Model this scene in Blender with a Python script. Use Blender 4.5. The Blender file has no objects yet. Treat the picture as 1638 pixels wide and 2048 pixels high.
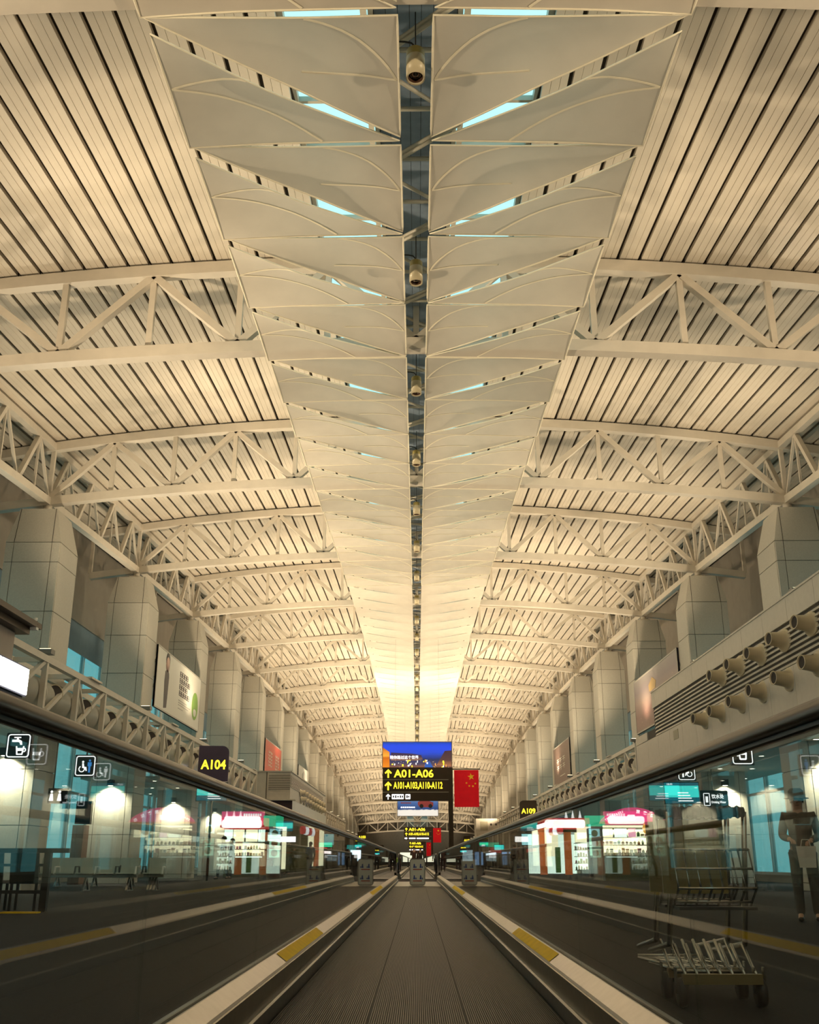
import bpy, bmesh, math, random
from mathutils import Vector, Matrix, Quaternion
random.seed(7)
PI = math.pi
SC = bpy.context.scene
COL = SC.collection

# ------------------------------------------------------------------ camera, sky, exposure
CZ = 0.74                                   # camera height above the walkway
FPX = 2050.0                                # focal length in pixels of the 1638 x 2048 frame
PITCH = math.atan(698.0 / FPX)
YAW = math.atan(15.0 / FPX)
cam_d = bpy.data.cameras.new('camera')
cam_d.sensor_fit = 'VERTICAL'
cam_d.sensor_height = 24.0
cam_d.lens = 24.0 * FPX / 2048.0
cam_d.clip_start = 0.05
cam_d.clip_end = 600
cam = bpy.data.objects.new('camera', cam_d)
COL.objects.link(cam)
cam.location = (0, 0, CZ)
cam.rotation_euler = (PI / 2 + PITCH, 0, YAW)
SC.camera = cam

world = bpy.data.worlds.new('sky')
SC.world = world
world.use_nodes = True
bg = world.node_tree.nodes['Background']
bg.inputs['Color'].default_value = (0.58, 0.93, 0.94, 1)
bg.inputs['Strength'].default_value = 1.15

SC.view_settings.view_transform = 'Standard'
SC.view_settings.look = 'None'
SC.view_settings.gamma = 1
SC.view_settings.use_curve_mapping = False
SC.view_settings.exposure = 0.32
SC.cycles.max_bounces = 10
SC.cycles.diffuse_bounces = 5
SC.cycles.glossy_bounces = 8
SC.cycles.transparent_max_bounces = 40
SC.cycles.sample_clamp_indirect = 6.0
SC.cycles.caustics_reflective = False
SC.cycles.caustics_refractive = False

UPLIGHT_W = 1250.0
NARROW_W = 2400.0
WARM = (1.0, 0.785, 0.51)

# ------------------------------------------------------------------ pixel helper
def ray(px, py):
    d = Vector(((px - 819) / FPX, (1024 - py) / FPX, -1.0))
    return cam.rotation_euler.to_matrix() @ d
def at(px, py, X=None, Y=None, Z=None):
    d = ray(px, py)
    o = Vector((0, 0, CZ))
    t = (X / d.x) if X is not None else (Y / d.y) if Y is not None else ((Z - CZ) / d.z)
    return o + d * t

# ------------------------------------------------------------------ materials
MATS = {}
def mat(name, col, rough=0.6, metal=0.0, var=0.0, scale=3.0, bump=0.0, emit=0.0, ecol=None, spec=0.5, trans=0.0, coord='Object'):
    if name in MATS:
        return MATS[name]
    m = bpy.data.materials.new(name)
    m.use_nodes = True
    nt = m.node_tree
    b = nt.nodes['Principled BSDF']
    b.inputs['Roughness'].default_value = rough
    b.inputs['Metallic'].default_value = metal
    b.inputs['Specular IOR Level'].default_value = spec
    c = (col[0], col[1], col[2], 1)
    b.inputs['Base Color'].default_value = c
    tc = nt.nodes.new('ShaderNodeTexCoord')
    if var > 0 or bump > 0:
        n = nt.nodes.new('ShaderNodeTexNoise')
        n.inputs['Scale'].default_value = scale
        n.inputs['Detail'].default_value = 5
        nt.links.new(tc.outputs[coord], n.inputs['Vector'])
        if var > 0:
            r = nt.nodes.new('ShaderNodeMapRange')
            r.inputs['From Min'].default_value = 0.3
            r.inputs['From Max'].default_value = 0.7
            r.inputs['To Min'].default_value = 1 - var
            r.inputs['To Max'].default_value = 1 + var
            nt.links.new(n.outputs['Fac'], r.inputs['Value'])
            mx = nt.nodes.new('ShaderNodeVectorMath')
            mx.operation = 'SCALE'
            mx.inputs[0].default_value = col[:3]
            nt.links.new(r.outputs['Result'], mx.inputs['Scale'])
            nt.links.new(mx.outputs['Vector'], b.inputs['Base Color'])
        if bump > 0:
            bp = nt.nodes.new('ShaderNodeBump')
            bp.inputs['Strength'].default_value = bump
            nt.links.new(n.outputs['Fac'], bp.inputs['Height'])
            nt.links.new(bp.outputs['Normal'], b.inputs['Normal'])
    if emit > 0:
        e = ecol or col
        b.inputs['Emission Color'].default_value = (e[0], e[1], e[2], 1)
        b.inputs['Emission Strength'].default_value = emit
    MATS[name] = m
    return m

def glass(name, tint, ior=1.5):
    m = bpy.data.materials.new(name)
    m.use_nodes = True
    nt = m.node_tree
    for n in list(nt.nodes):
        if n.type != 'OUTPUT_MATERIAL':
            nt.nodes.remove(n)
    out = [n for n in nt.nodes if n.type == 'OUTPUT_MATERIAL'][0]
    geo = nt.nodes.new('ShaderNodeNewGeometry')
    ma = nt.nodes.new('ShaderNodeMath'); ma.operation = 'MULTIPLY_ADD'
    ma.inputs[1].default_value = 1 / ior - ior
    ma.inputs[2].default_value = ior
    nt.links.new(geo.outputs['Backfacing'], ma.inputs[0])
    fr = nt.nodes.new('ShaderNodeFresnel')
    nt.links.new(ma.outputs[0], fr.inputs['IOR'])
    tr = nt.nodes.new('ShaderNodeBsdfTransparent')
    tr.inputs['Color'].default_value = (*tint, 1)
    gl = nt.nodes.new('ShaderNodeBsdfGlossy')
    gl.inputs['Roughness'].default_value = 0.01
    mx = nt.nodes.new('ShaderNodeMixShader')
    nt.links.new(fr.outputs[0], mx.inputs[0])
    nt.links.new(tr.outputs[0], mx.inputs[1])
    nt.links.new(gl.outputs[0], mx.inputs[2])
    nt.links.new(mx.outputs[0], out.inputs['Surface'])
    MATS[name] = m
    return m

def fabric_mat():
    m = mat('sail_fabric', (0.70, 0.645, 0.56), rough=0.75, var=0.05, scale=2.2, spec=0.25)
    nt = m.node_tree
    b = nt.nodes['Principled BSDF']
    out = [n for n in nt.nodes if n.type == 'OUTPUT_MATERIAL'][0]
    t = nt.nodes.new('ShaderNodeBsdfTranslucent')
    t.inputs['Color'].default_value = (0.8, 0.72, 0.58, 1)
    mx = nt.nodes.new('ShaderNodeMixShader')
    mx.inputs[0].default_value = 0.18
    nt.links.new(b.outputs[0], mx.inputs[1])
    nt.links.new(t.outputs[0], mx.inputs[2])
    nt.links.new(mx.outputs[0], out.inputs['Surface'])
    return m

M_TRUSS = mat('cream_steel', (0.66, 0.605, 0.52), 0.45, var=0.04, scale=4)
M_ROOF = mat('roof_panel_paint', (0.66, 0.60, 0.51), 0.38, var=0.06, scale=0.9)
M_GAP = mat('roof_backing', (0.07, 0.055, 0.04), 0.85, var=0.1, scale=3)
M_SAIL = fabric_mat()
M_HEM = mat('sail_hem', (0.95, 0.88, 0.70), 0.5, var=0.04, scale=8)
M_STONE = mat('column_stone', (0.52, 0.49, 0.42), 0.5, var=0.06, scale=30)
M_JOINT = mat('column_joint', (0.07, 0.06, 0.05), 0.8, var=0.1, scale=20)
M_FLOOR = mat('dark_floor', (0.020, 0.019, 0.021), 0.75, var=0.35, scale=40, spec=0.10)
M_WALL = mat('outer_wall_paint', (0.30, 0.27, 0.23), 0.7, var=0.06, scale=2)
M_CLAD = mat('beige_cladding', (0.55, 0.51, 0.44), 0.45, var=0.04, scale=5)
M_DUCT = mat('duct_paint', (0.56, 0.53, 0.45), 0.30, var=0.06, scale=3)
M_DARKHOLE = mat('dark_opening', (0.05, 0.04, 0.035), 0.8, var=0.1)
M_CAT = mat('catwalk_blue_grey', (0.20, 0.25, 0.32), 0.5, var=0.1, scale=6)
M_TUBE = mat('bracing_tube', (0.48, 0.44, 0.36), 0.45, var=0.06)
M_STEEL = mat('brushed_steel', (0.40, 0.385, 0.36), 0.30, metal=1.0, var=0.08, scale=14)
M_STEEL2 = mat('skirt_steel', (0.24, 0.23, 0.21), 0.36, metal=1.0, var=0.10, scale=14)
M_RUBBER = mat('handrail_rubber', (0.014, 0.009, 0.008), 0.30, var=0.15, scale=30)
M_TREAD = mat('tread_aluminium', (0.030, 0.020, 0.013), 0.42, spec=0.3, metal=0.5, var=0.15, scale=10)
M_GROOVE = mat('tread_groove', (0.006, 0.005, 0.004), 0.7, var=0.1)
M_BLACK = mat('black_paint', (0.018, 0.016, 0.016), 0.45, var=0.1)
M_DBROWN = mat('dark_brown_sign', (0.055, 0.035, 0.018), 0.4, var=0.08)
M_WHITE = mat('white_paint', (0.78, 0.77, 0.72), 0.45, var=0.03)
M_YEL = mat('yellow_letters', (1.0, 0.85, 0.05), 0.5, emit=1.6, ecol=(1.0, 0.80, 0.03), var=0.01)
M_WLET = mat('white_letters', (0.95, 0.95, 0.95), 0.5, emit=1.1, ecol=(1, 1, 1), var=0.01)
M_YELSTRIP = mat('yellow_strip', (0.95, 0.64, 0.01), 0.6, var=0.08, scale=9, spec=0.15)
M_GLASS = glass('balustrade_glass', (0.955, 0.982, 0.968), 1.26)
M_WGLASS = glass('window_glass', (0.44, 0.63, 0.64), 1.35)
M_SKYGLASS = glass('skylight_glass', (0.86, 0.97, 0.97), 1.35)
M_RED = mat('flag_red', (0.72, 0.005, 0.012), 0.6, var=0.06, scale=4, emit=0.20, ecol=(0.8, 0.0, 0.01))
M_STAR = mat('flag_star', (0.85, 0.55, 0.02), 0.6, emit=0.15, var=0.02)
M_SKIN = mat('skin', (0.55, 0.34, 0.24), 0.55, var=0.05)
M_HAIR = mat('dark_hair', (0.015, 0.012, 0.010), 0.5, var=0.1)

# ------------------------------------------------------------------ mesh helpers
class MB:
    def __init__(self):
        self.v = []; self.f = []; self.sm = []
    def add(self, vs, fs, smooth=False):
        o = len(self.v)
        self.v += [tuple(p) for p in vs]
        self.f += [tuple(i + o for i in f) for f in fs]
        self.sm += [smooth] * len(fs)
        return self
    def box(self, c, s):
        x, y, z = c; a, b, d = s[0] / 2, s[1] / 2, s[2] / 2
        vs = [(x + i * a, y + j * b, z + k * d) for k in (-1, 1) for j in (-1, 1) for i in (-1, 1)]
        return self.add(vs, [(0, 2, 3, 1), (4, 5, 7, 6), (0, 1, 5, 4), (2, 6, 7, 3), (0, 4, 6, 2), (1, 3, 7, 5)])
    def bb(self, x0, x1, y0, y1, z0, z1):
        return self.box(((x0 + x1) / 2, (y0 + y1) / 2, (z0 + z1) / 2), (abs(x1 - x0), abs(y1 - y0), abs(z1 - z0)))
    def bar(self, p0, p1, w, h=None, up=(0, 0, 1)):
        h = w if h is None else h
        p0 = Vector(p0); p1 = Vector(p1); d = (p1 - p0).normalized()
        u = Vector(up)
        s = d.cross(u)
        if s.length < 1e-4:
            s = d.cross(Vector((0, 1, 0)))
        s.normalize(); t = s.cross(d)
        vs = []
        for p in (p0, p1):
            for i, j in ((-1, -1), (1, -1), (1, 1), (-1, 1)):
                vs.append(p + s * (i * w / 2) + t * (j * h / 2))
        return self.add(vs, [(3, 2, 1, 0), (4, 5, 6, 7), (0, 1, 5, 4), (1, 2, 6, 5), (2, 3, 7, 6), (3, 0, 4, 7)])
    def sweep(self, pts, sec, side=None, closed=False, smooth=False, caps=True):
        """sec: list of (a, b); a along side vector, b along up"""
        n = len(pts); k = len(sec); vs = []
        for i, p in enumerate(pts):
            p = Vector(p)
            if closed:
                d = Vector(pts[(i + 1) % n]) - Vector(pts[i - 1])
            else:
                d = Vector(pts[min(i + 1, n - 1)]) - Vector(pts[max(i - 1, 0)])
            d.normalize()
            s = Vector(side) if side else d.cross(Vector((0, 0, 1)))
            if s.length < 1e-4:
                s = d.cross(Vector((0, 1, 0)))
            s.normalize(); u = s.cross(d).normalized()
            for a, b in sec:
                vs.append(p + s * a + u * b)
        fs = []
        m = n if closed else n - 1
        for i in range(m):
            for j in range(k):
                a = i * k + j; b = i * k + (j + 1) % k
                c = ((i + 1) % n) * k + (j + 1) % k; d = ((i + 1) % n) * k + j
                fs.append((a, b, c, d))
        if caps and not closed:
            fs.append(tuple(range(k - 1, -1, -1)))
            fs.append(tuple((n - 1) * k + j for j in range(k)))
        return self.add(vs, fs, smooth)
    def tube(self, pts, r, n=8, side=None, smooth=True):
        return self.sweep(pts, [(r * math.cos(2 * PI * i / n), r * math.sin(2 * PI * i / n)) for i in range(n)], side, smooth=smooth)
    def rect(self, pts, w, h, side=None):
        return self.sweep(pts, [(-w / 2, -h / 2), (w / 2, -h / 2), (w / 2, h / 2), (-w / 2, h / 2)], side)
    def lathe(self, prof, o=(0, 0, 0), axis=(0, 0, 1), n=20, smooth=True):
        q = Vector((0, 0, 1)).rotation_difference(Vector(axis)); o = Vector(o)
        vs = []; k = len(prof)
        for r, z in prof:
            for i in range(n):
                a = 2 * PI * i / n
                vs.append(o + q @ Vector((r * math.cos(a), r * math.sin(a), z)))
        fs = []
        for j in range(k - 1):
            for i in range(n):
                fs.append((j * n + i, j * n + (i + 1) % n, (j + 1) * n + (i + 1) % n, (j + 1) * n + i))
        return self.add(vs, fs, smooth)
    def disc(self, o, r, axis=(0, 0, 1), n=20):
        q = Vector((0, 0, 1)).rotation_difference(Vector(axis)); o = Vector(o)
        vs = [o + q @ Vector((r * math.cos(2 * PI * i / n), r * math.sin(2 * PI * i / n), 0)) for i in range(n)]
        return self.add(vs, [tuple(range(n))])
    def prism(self, poly, y0, y1):
        """poly of (x, z); extruded from y0 to y1"""
        n = len(poly)
        ar = sum(poly[i][0] * poly[(i + 1) % n][1] - poly[(i + 1) % n][0] * poly[i][1] for i in range(n))
        if ar < 0:
            poly = poly[::-1]
        vs = [(x, y0, z) for x, z in poly] + [(x, y1, z) for x, z in poly]
        fs = [tuple(range(n)), tuple(range(2 * n - 1, n - 1, -1))]
        for i in range(n):
            j = (i + 1) % n
            fs.append((j, i, n + i, n + j))
        return self.add(vs, fs)
    def mesh(self, name):
        me = bpy.data.meshes.new(name)
        me.from_pydata(self.v, [], self.f)
        if any(self.sm):
            me.polygons.foreach_set('use_smooth', self.sm)
        me.update()
        return me
    def build(self, name, m, parent=None, **kw):
        return obj(name, self.mesh(name), m, parent, **kw)

def obj(name, me, m, parent=None, loc=None, rot=None, label=None, cat=None, group=None, kind=None):
    if m is not None and not me.materials:
        me.materials.append(m)
    o = bpy.data.objects.new(name, me)
    COL.objects.link(o)
    if parent is not None:
        o.parent = parent
    if loc is not None:
        o.location = loc
    if rot is not None:
        o.rotation_euler = rot
    tag(o, label, cat, group, kind)
    return o
def tag(o, label=None, cat=None, group=None, kind=None):
    if label: o['label'] = label
    if cat: o['category'] = cat
    if group: o['group'] = group
    if kind: o['kind'] = kind
    return o
def thing(name, label, cat, loc=(0, 0, 0), rz=0.0, group=None, kind=None):
    o = bpy.data.objects.new(name, None)
    o.empty_display_size = 0.1
    COL.objects.link(o)
    o.location = loc
    o.rotation_euler = (0, 0, rz)
    return tag(o, label, cat, group, kind)
def kids(o):
    return [c for c in bpy.data.objects if c.parent == o]
def copy_tree(o, parent=None, ch=None):
    c = o.copy(); COL.objects.link(c)
    if parent is not None:
        c.parent = parent
    for k in (ch if ch is not None else kids(o)):
        copy_tree(k, c)
    return c

def rrect(w, h, r, n=5, cx=0, cz=0):
    pts = []
    for (sx, sz, a0) in ((1, 1, 0), (-1, 1, 90), (-1, -1, 180), (1, -1, 270)):
        for i in range(n + 1):
            a = math.radians(a0 + 90 * i / n)
            pts.append((cx + sx * (w / 2 - r) + r * math.cos(a), cz + sz * (h / 2 - r) + r * math.sin(a)))
    return pts
def frame_mesh(mb, w, h, r, t, y0, y1, cx=0, cz=0, n=4):
    a = rrect(w, h, r, n, cx, cz); b = rrect(w - 2 * t, h - 2 * t, max(r - t, 0.001), n, cx, cz)
    k = len(a)
    vs = [(x, y0, z) for x, z in a] + [(x, y0, z) for x, z in b] + [(x, y1, z) for x, z in a] + [(x, y1, z) for x, z in b]
    fs = []
    for i in range(k):
        j = (i + 1) % k
        fs += [(i, j, k + j, k + i)[::-1], (2 * k + i, 2 * k + j, 3 * k + j, 3 * k + i), (i, j, 2 * k + j, 2 * k + i), (k + i, k + j, 3 * k + j, 3 * k + i)[::-1]]
    return mb.add(vs, fs)

def text(body, m, parent, w=None, h=None, loc=(0, 0, 0), rz=0.0, bold=0.0, depth=0.006, align='CENTER', name='lettering', spacing=1.0):
    cu = bpy.data.curves.new(name, 'FONT')
    cu.body = body
    cu.align_x = 'LEFT'
    cu.size = 1.0
    cu.extrude = 0.01
    cu.offset = bold
    cu.resolution_u = 3
    cu.space_character = spacing
    t = bpy.data.objects.new(name, cu)
    COL.objects.link(t)
    me = bpy.data.meshes.new_from_object(t)
    COL.objects.unlink(t)
    bpy.data.objects.remove(t)
    if len(me.vertices) == 0:
        me = bpy.data.meshes.new(name); me.from_pydata([(0, 0, 0), (.1, 0, 0), (.1, .1, 0)], [], [(0, 1, 2)])
    xs = [v.co.x for v in me.vertices]; ys = [v.co.y for v in me.vertices]
    x0, x1, y0, y1 = min(xs), max(xs), min(ys), max(ys)
    sx = (w / (x1 - x0)) if w else None
    sy = (h / (y1 - y0)) if h else None
    if sx is None: sx = sy
    if sy is None: sy = sx
    ox = {'CENTER': (x0 + x1) / 2, 'LEFT': x0, 'RIGHT': x1}[align]
    for v in me.vertices:
        v.co = Vector(((v.co.x - ox) * sx, -v.co.z / 0.01 * depth * -1, (v.co.y - (y0 + y1) / 2) * sy))
        v.co.y = -v.co.y
    me.materials.clear()
    return obj(name, me, m, parent, loc=loc, rot=(0, 0, rz))

ONES = ['', 'first', 'second', 'third', 'fourth', 'fifth', 'sixth', 'seventh', 'eighth', 'ninth', 'tenth', 'eleventh', 'twelfth', 'thirteenth', 'fourteenth', 'fifteenth', 'sixteenth', 'seventeenth', 'eighteenth', 'nineteenth']
TENS = ['', '', 'twenty', 'thirty', 'forty', 'fifty', 'sixty', 'seventy', 'eighty', 'ninety']
def nth(i):
    if i < 20: return ONES[i]
    if i % 10 == 0: return TENS[i // 10][:-1] + 'ieth'
    return TENS[i // 10] + '-' + ONES[i % 10]

def spot(name, loc, target, watts, col, angle=120, blend=1.0, size=0.15, parent=None):
    l = bpy.data.lights.new(name, 'SPOT')
    l.energy = watts; l.color = col; l.spot_size = math.radians(angle); l.spot_blend = blend
    l.shadow_soft_size = size
    o = bpy.data.objects.new(name, l)
    COL.objects.link(o)
    o.location = loc
    d = Vector(target) - Vector(loc)
    o.rotation_euler = d.to_track_quat('-Z', 'Y').to_euler()
    if parent is not None:
        o.parent = parent
    return o

# ------------------------------------------------------------------ the roof's shape
def A(Y): return CZ + 12.75 - 0.00062 * (max(Y, 0.0) - 87.0) ** 2
def zbot(X, Y): return A(Y) - (X * X - 9) / 184.0
def ztop(X, Y): return A(Y) + 1.9 - (X * X - 9) / 144.0
def zroof(X, Y): return ztop(X, Y) + 0.19
BAY = 9.9
def YT(n): return 18.6 + BAY * n
XC = 10.88                                   # column line
XW = 13.3                                    # outer walls
YB, YE = -42.0, 198.0                        # ends of the hall
N0, N1 = -2, 18

# ------------------------------------------------------------------ floor and walls
MB().bb(-XW - .3, XW + .3, YB - .3, YE + .3, -0.2, 0.0).build('floor', M_FLOOR, label='dark polished concourse floor beside the moving walkway', cat='floor', kind='structure')
M_ENDW = mat('end_wall_paint', (0.22, 0.20, 0.17), 0.7, var=0.06)
MB().bb(-XW, XW, YE, YE + .3, 0, 13).build('wall_end', M_ENDW, label='plain beige wall closing the far end', cat='wall', kind='structure')
MB().bb(-XW, XW, YB - .3, YB, 0, 13).build('wall_back', M_CLAD, label='plain wall behind the viewpoint', cat='wall', kind='structure')
ZW = 9.6
for sx, side in ((-1, 'left'), (1, 'right')):
    mb = MB()
    def wall_strip(ya, yb, zlow, n):
        vs = []; fs = []
        for i in range(n + 1):
            y = ya + (yb - ya) * i / n
            zt = zroof(XW, y) + .1
            vs += [(sx * XW, y, zlow), (sx * (XW + .3), y, zlow), (sx * (XW + .3), y, zt), (sx * XW, y, zt)]
        for i in range(n):
            for j in range(4):
                fs.append((i * 4 + j, i * 4 + (j + 1) % 4, (i + 1) * 4 + (j + 1) % 4, (i + 1) * 4 + j))
        mb.add(vs, fs)
    wall_strip(YB, YT(0) - 3, 0.0, 10)
    wall_strip(YT(0) - 3, YT(8), ZW, 30)
    wall_strip(YT(8), YE, 0.0, 40)
    mb.bb(sx * XW, sx * (XW + .3), YT(0) - 3, YT(8), 0, 0.25)
    mb.build('wall_' + side, M_WALL, label='grey brown outer wall above the %s windows' % side, cat='wall', kind='structure')

M_MULL = mat('window_mullion', (0.62, 0.62, 0.60), 0.4, var=0.03)
M_VIEWDARK = mat('grey_blue_view', (0.16, 0.24, 0.30), 0.7, var=0.06)
wi = 0
for sx, side in ((-1, 'left'), (1, 'right')):
    for n in range(-1, 8):
        wi += 1
        y0 = YT(n) if n >= 0 else YT(0) - 3
        y1 = YT(n + 1)
        w = thing('window_%d' % wi, '%s tall window behind the %s columns from the front' % (nth(n + 2), side), 'window', (sx * (XW + .15), (y0 + y1) / 2, 0.25), 0, kind='structure')
        L = y1 - y0; hh = ZW - 0.25
        fr = MB()
        fr.bb(-.08, .08, -L / 2, L / 2, 0, .1).bb(-.08, .08, -L / 2, L / 2, hh - .1, hh)
        k = 4
        for i in range(k + 1):
            yy = -L / 2 + L * i / k
            fr.bb(-.08, .08, yy - .05, yy + .05, 0, hh)
        fr.bb(-.05, .05, -L / 2, L / 2, 2.95, 3.05).bb(-.05, .05, -L / 2, L / 2, 5.95, 6.05)
        fr.build('window_frame', M_MULL, w)
        pm = MB().bb(-.012, .012, -L / 2 / k + .05, L / 2 / k - .05, 0, 1).mesh('pane')
        for i in range(k):
            yy = -L / 2 + L * (i + .5) / k
            for (za, zb) in ((.1, 2.95), (3.05, 5.95), (6.05, hh - .1)):
                p = obj('pane', pm, M_WGLASS, w, loc=(0, yy, za)); p.scale.z = zb - za
        MB().bb(-sx * .14 - .01, -sx * .14 + .01, -L / 2 + .1, L / 2 - .1, hh - 1.15, hh - .05).build('dark_view_strip', M_VIEWDARK, w)  # added strip standing for the darker scene outside the window top

# slanting white props behind the first left and right windows
for sx, side in ((-1, 'left'), (1, 'right')):
    for n in range(0, 4):
        for q, (ya, yb) in enumerate(((2.6, 3.6), (4.6, 3.8), (5.4, 6.3), (7.6, 6.6))):
            MB().tube([(sx * 12.6, YT(n) + ya, 0), (sx * 12.9, YT(n) + yb, 9.9)], 0.09, 8).build('glazing_prop', M_WHITE,
                label='%s slanting white tube in front of the %s window on the %s' % (nth(q + 1), nth(n + 2), side), cat='prop', group='slanting window props')

# ------------------------------------------------------------------ roof: backing sheet, panels, skylight
XIN = 1.95
mb = MB()
NY = 84
for sx in (-1, 1):
    xs = [sx * (XIN + (XW + .2 - XIN) * i / 14) for i in range(15)]
    ys = [YB + (YE - YB) * i / NY for i in range(NY + 1)]
    vs = [(x, y, zroof(x, y) + .14) for y in ys for x in xs]
    fs = []
    for j in range(NY):
        for i in range(14):
            f = (j * 15 + i, j * 15 + i + 1, (j + 1) * 15 + i + 1, (j + 1) * 15 + i)
            fs.append(f if sx < 0 else f[::-1])
    mb.add(vs, fs)
ceiling = mb.build('ceiling', M_GAP, label='arched roof lined with long cream metal panels', cat='ceiling', kind='structure')

PW, PP = 0.375, 0.45
def panel_prof():
    a = PW / 2
    return [(-a, .10), (-a, 0), (-.075, 0), (-.068, .008), (-.061, 0), (.061, 0), (.068, .008), (.075, 0), (a, 0), (a, .10)]
def panel_mesh(L):
    pr = panel_prof(); vs = []; fs = []
    k = len(pr)
    for y in (-L / 2, L / 2):
        vs += [(x, y, z) for x, z in pr]
    for j in range(k - 1):
        fs.append((j, j + 1, k + j + 1, k + j)[::-1])
    return MB().add(vs, fs).mesh('roof_panel')
pmesh = panel_mesh(BAY - .02)
NPX = int((XW - XIN) / PP)
far = MB()
for n in range(-7, N1 + 1):
    y0, y1 = YT(n), YT(n + 1)
    yc = (y0 + y1) / 2
    if y1 > YE + 3 or y0 < YB - 8: continue
    for sx in (-1, 1):
        for i in range(NPX):
            x = sx * (XIN + PP * (i + .5))
            z0, z1 = zroof(x, y0), zroof(x, y1)
            slx = -x / 72.0
            if -1 <= n <= 3:
                o = obj('roof_panel', pmesh, M_ROOF, ceiling, loc=(x, yc, (z0 + z1) / 2))
                q = Vector((0, 1, 0)).rotation_difference(Vector((0, y1 - y0, z1 - z0)).normalized()) @ Quaternion((0, 1, 0), -math.atan(slx))
                o.rotation_euler = q.to_euler()
            else:
                pr = panel_prof(); k = len(pr)
                vs = [(x + a, y, z + b + slx * a) for (y, z) in ((y0 + .01, z0), (y1 - .01, z1)) for a, b in pr]
                far.add(vs, [(j, j + 1, k + j + 1, k + j)[::-1] for j in range(k - 1)])
far.build('roof_panel_field', M_ROOF, ceiling, kind='stuff')

sky = thing('skylight', 'glazed skylight strip along the roof ridge above the sails', 'skylight', (0, 0, 0), kind='structure')
mb = MB()
for x in (-XIN, -.75, .75, XIN):
    mb.rect([(x, y, zroof(XIN, y) + .22) for y in [YB + (YE - YB) * i / 60 for i in range(61)]], .09, .16)
mb.build('glazing_rail', M_TUBE, sky)
bars = MB()
GY = BAY / 8
farp = MB()
for i in range(int((YE - YB) / GY)):
    y = YB + GY * i
    yb = y + GY
    zA, zB = zroof(XIN, y) + .24, zroof(XIN, yb) + .24
    bars.bar((-XIN, y, zA), (XIN, y, zA), .06, .1)
    for (xa, xb) in ((-XIN, -.75), (-.75, .75), (.75, XIN)):
        vs = [(xa, y, zA), (xb, y, zA), (xb, yb, zB), (xa, yb, zB)]
        vs += [(a, b, c + .02) for a, b, c in vs]
        fs = [(3, 2, 1, 0), (4, 5, 6, 7), (0, 1, 5, 4), (1, 2, 6, 5), (2, 3, 7, 6), (3, 0, 4, 7)]
        if 5 < y < 45:
            MB().add(vs, fs).build('pane', M_SKYGLASS, sky)
        else:
            farp.add(vs, fs)
bars.build('glazing_bar', M_TUBE, sky)
farp.build('pane_field', M_SKYGLASS, sky, kind='stuff')

# ------------------------------------------------------------------ cross trusses
XN = [1.8133 * i for i in range(-7, 8)]
def zb_(x, y): return zbot(x, y)
def cross_truss(n, i):
    y = YT(n)
    t = thing('roof_truss', '%s cream steel truss from the front, crossing the hall under the roof' % nth(i), 'truss', (0, y, A(y)), group='roof trusses crossing the hall')
    xs = [XN[0] + (XN[-1] - XN[0]) * k / 32 for k in range(33)]
    detail = n <= 7
    web = MB()
    def part(nm, f):
        if detail:
            m = MB(); f(m); m.build(nm, M_TRUSS, t)
        else:
            f(web)
    part('top_chord', lambda m: m.rect([(x, 0, ztop(x, y) - A(y)) for x in xs], .24, .26, side=(0, 1, 0)))
    part('bottom_chord', lambda m: m.rect([(x, 0, zbot(x, y) - A(y)) for x in xs], .26, .25, side=(0, 1, 0)))
    for k, x in enumerate(XN):
        part('vertical_strut', lambda m: m.bar((x, 0, zbot(x, y) - A(y) + .1), (x, 0, ztop(x, y) - A(y) - .1), .12, .12, up=(0, 1, 0)))
    for k in range(14):
        xa, xb = XN[k], XN[k + 1]
        if k % 2 == 1: pa, pb = (xa, 0, zbot(xa, y) - A(y) + .1), (xb, 0, ztop(xb, y) - A(y) - .1)
        else: pa, pb = (xa, 0, ztop(xa, y) - A(y) - .1), (xb, 0, zbot(xb, y) - A(y) + .1)
        part('diagonal_brace', lambda m: m.bar(pa, pb, .15, .17, up=(0, 1, 0)))
    if not detail:
        web.build('truss_frame', M_TRUSS, t)
for i, n in enumerate(range(-1, N1 + 1)):
    cross_truss(n, i + 1)

# ------------------------------------------------------------------ trusses along the column lines
def long_truss(n, sx, side, i):
    ya = YT(n)
    t = thing('longitudinal_truss', '%s zigzag truss from the front along the %s column heads' % (nth(i), side), 'truss', (sx * XC, ya, zbot(XC, ya)), group='trusses along the column lines')
    z0 = zbot(XC, ya)
    def B(k): return Vector((0, BAY * k / 4, zbot(XC, ya + BAY * k / 4) - z0))
    def T(k): return Vector((0, BAY * k / 4, ztop(XC, ya + BAY * k / 4) - z0))
    detail = n <= 6
    web = MB()
    def part(nm, f):
        if detail:
            m = MB(); f(m); m.build(nm, M_TRUSS, t)
        else: f(web)
    part('top_chord', lambda m: m.rect([T(k / 2) for k in range(9)], .20, .20))
    part('bottom_chord', lambda m: m.rect([B(k / 2) for k in range(9)], .22, .22))
    for k in range(4):
        part('diagonal_brace', lambda m: m.bar(B(k), T(k + .5), .13, .13))
        part('tie_rod', lambda m: m.bar(T(k + .5), B(k + 1), .075, .075))
        part('vertical_strut', lambda m: m.bar(B(k + .5), T(k + .5), .06, .06))
    if not detail:
        web.build('truss_frame', M_TRUSS, t)
for sx, side in ((-1, 'left'), (1, 'right')):
    for i, n in enumerate(range(-1, N1)):
        long_truss(n, sx, side, i + 1)

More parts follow.
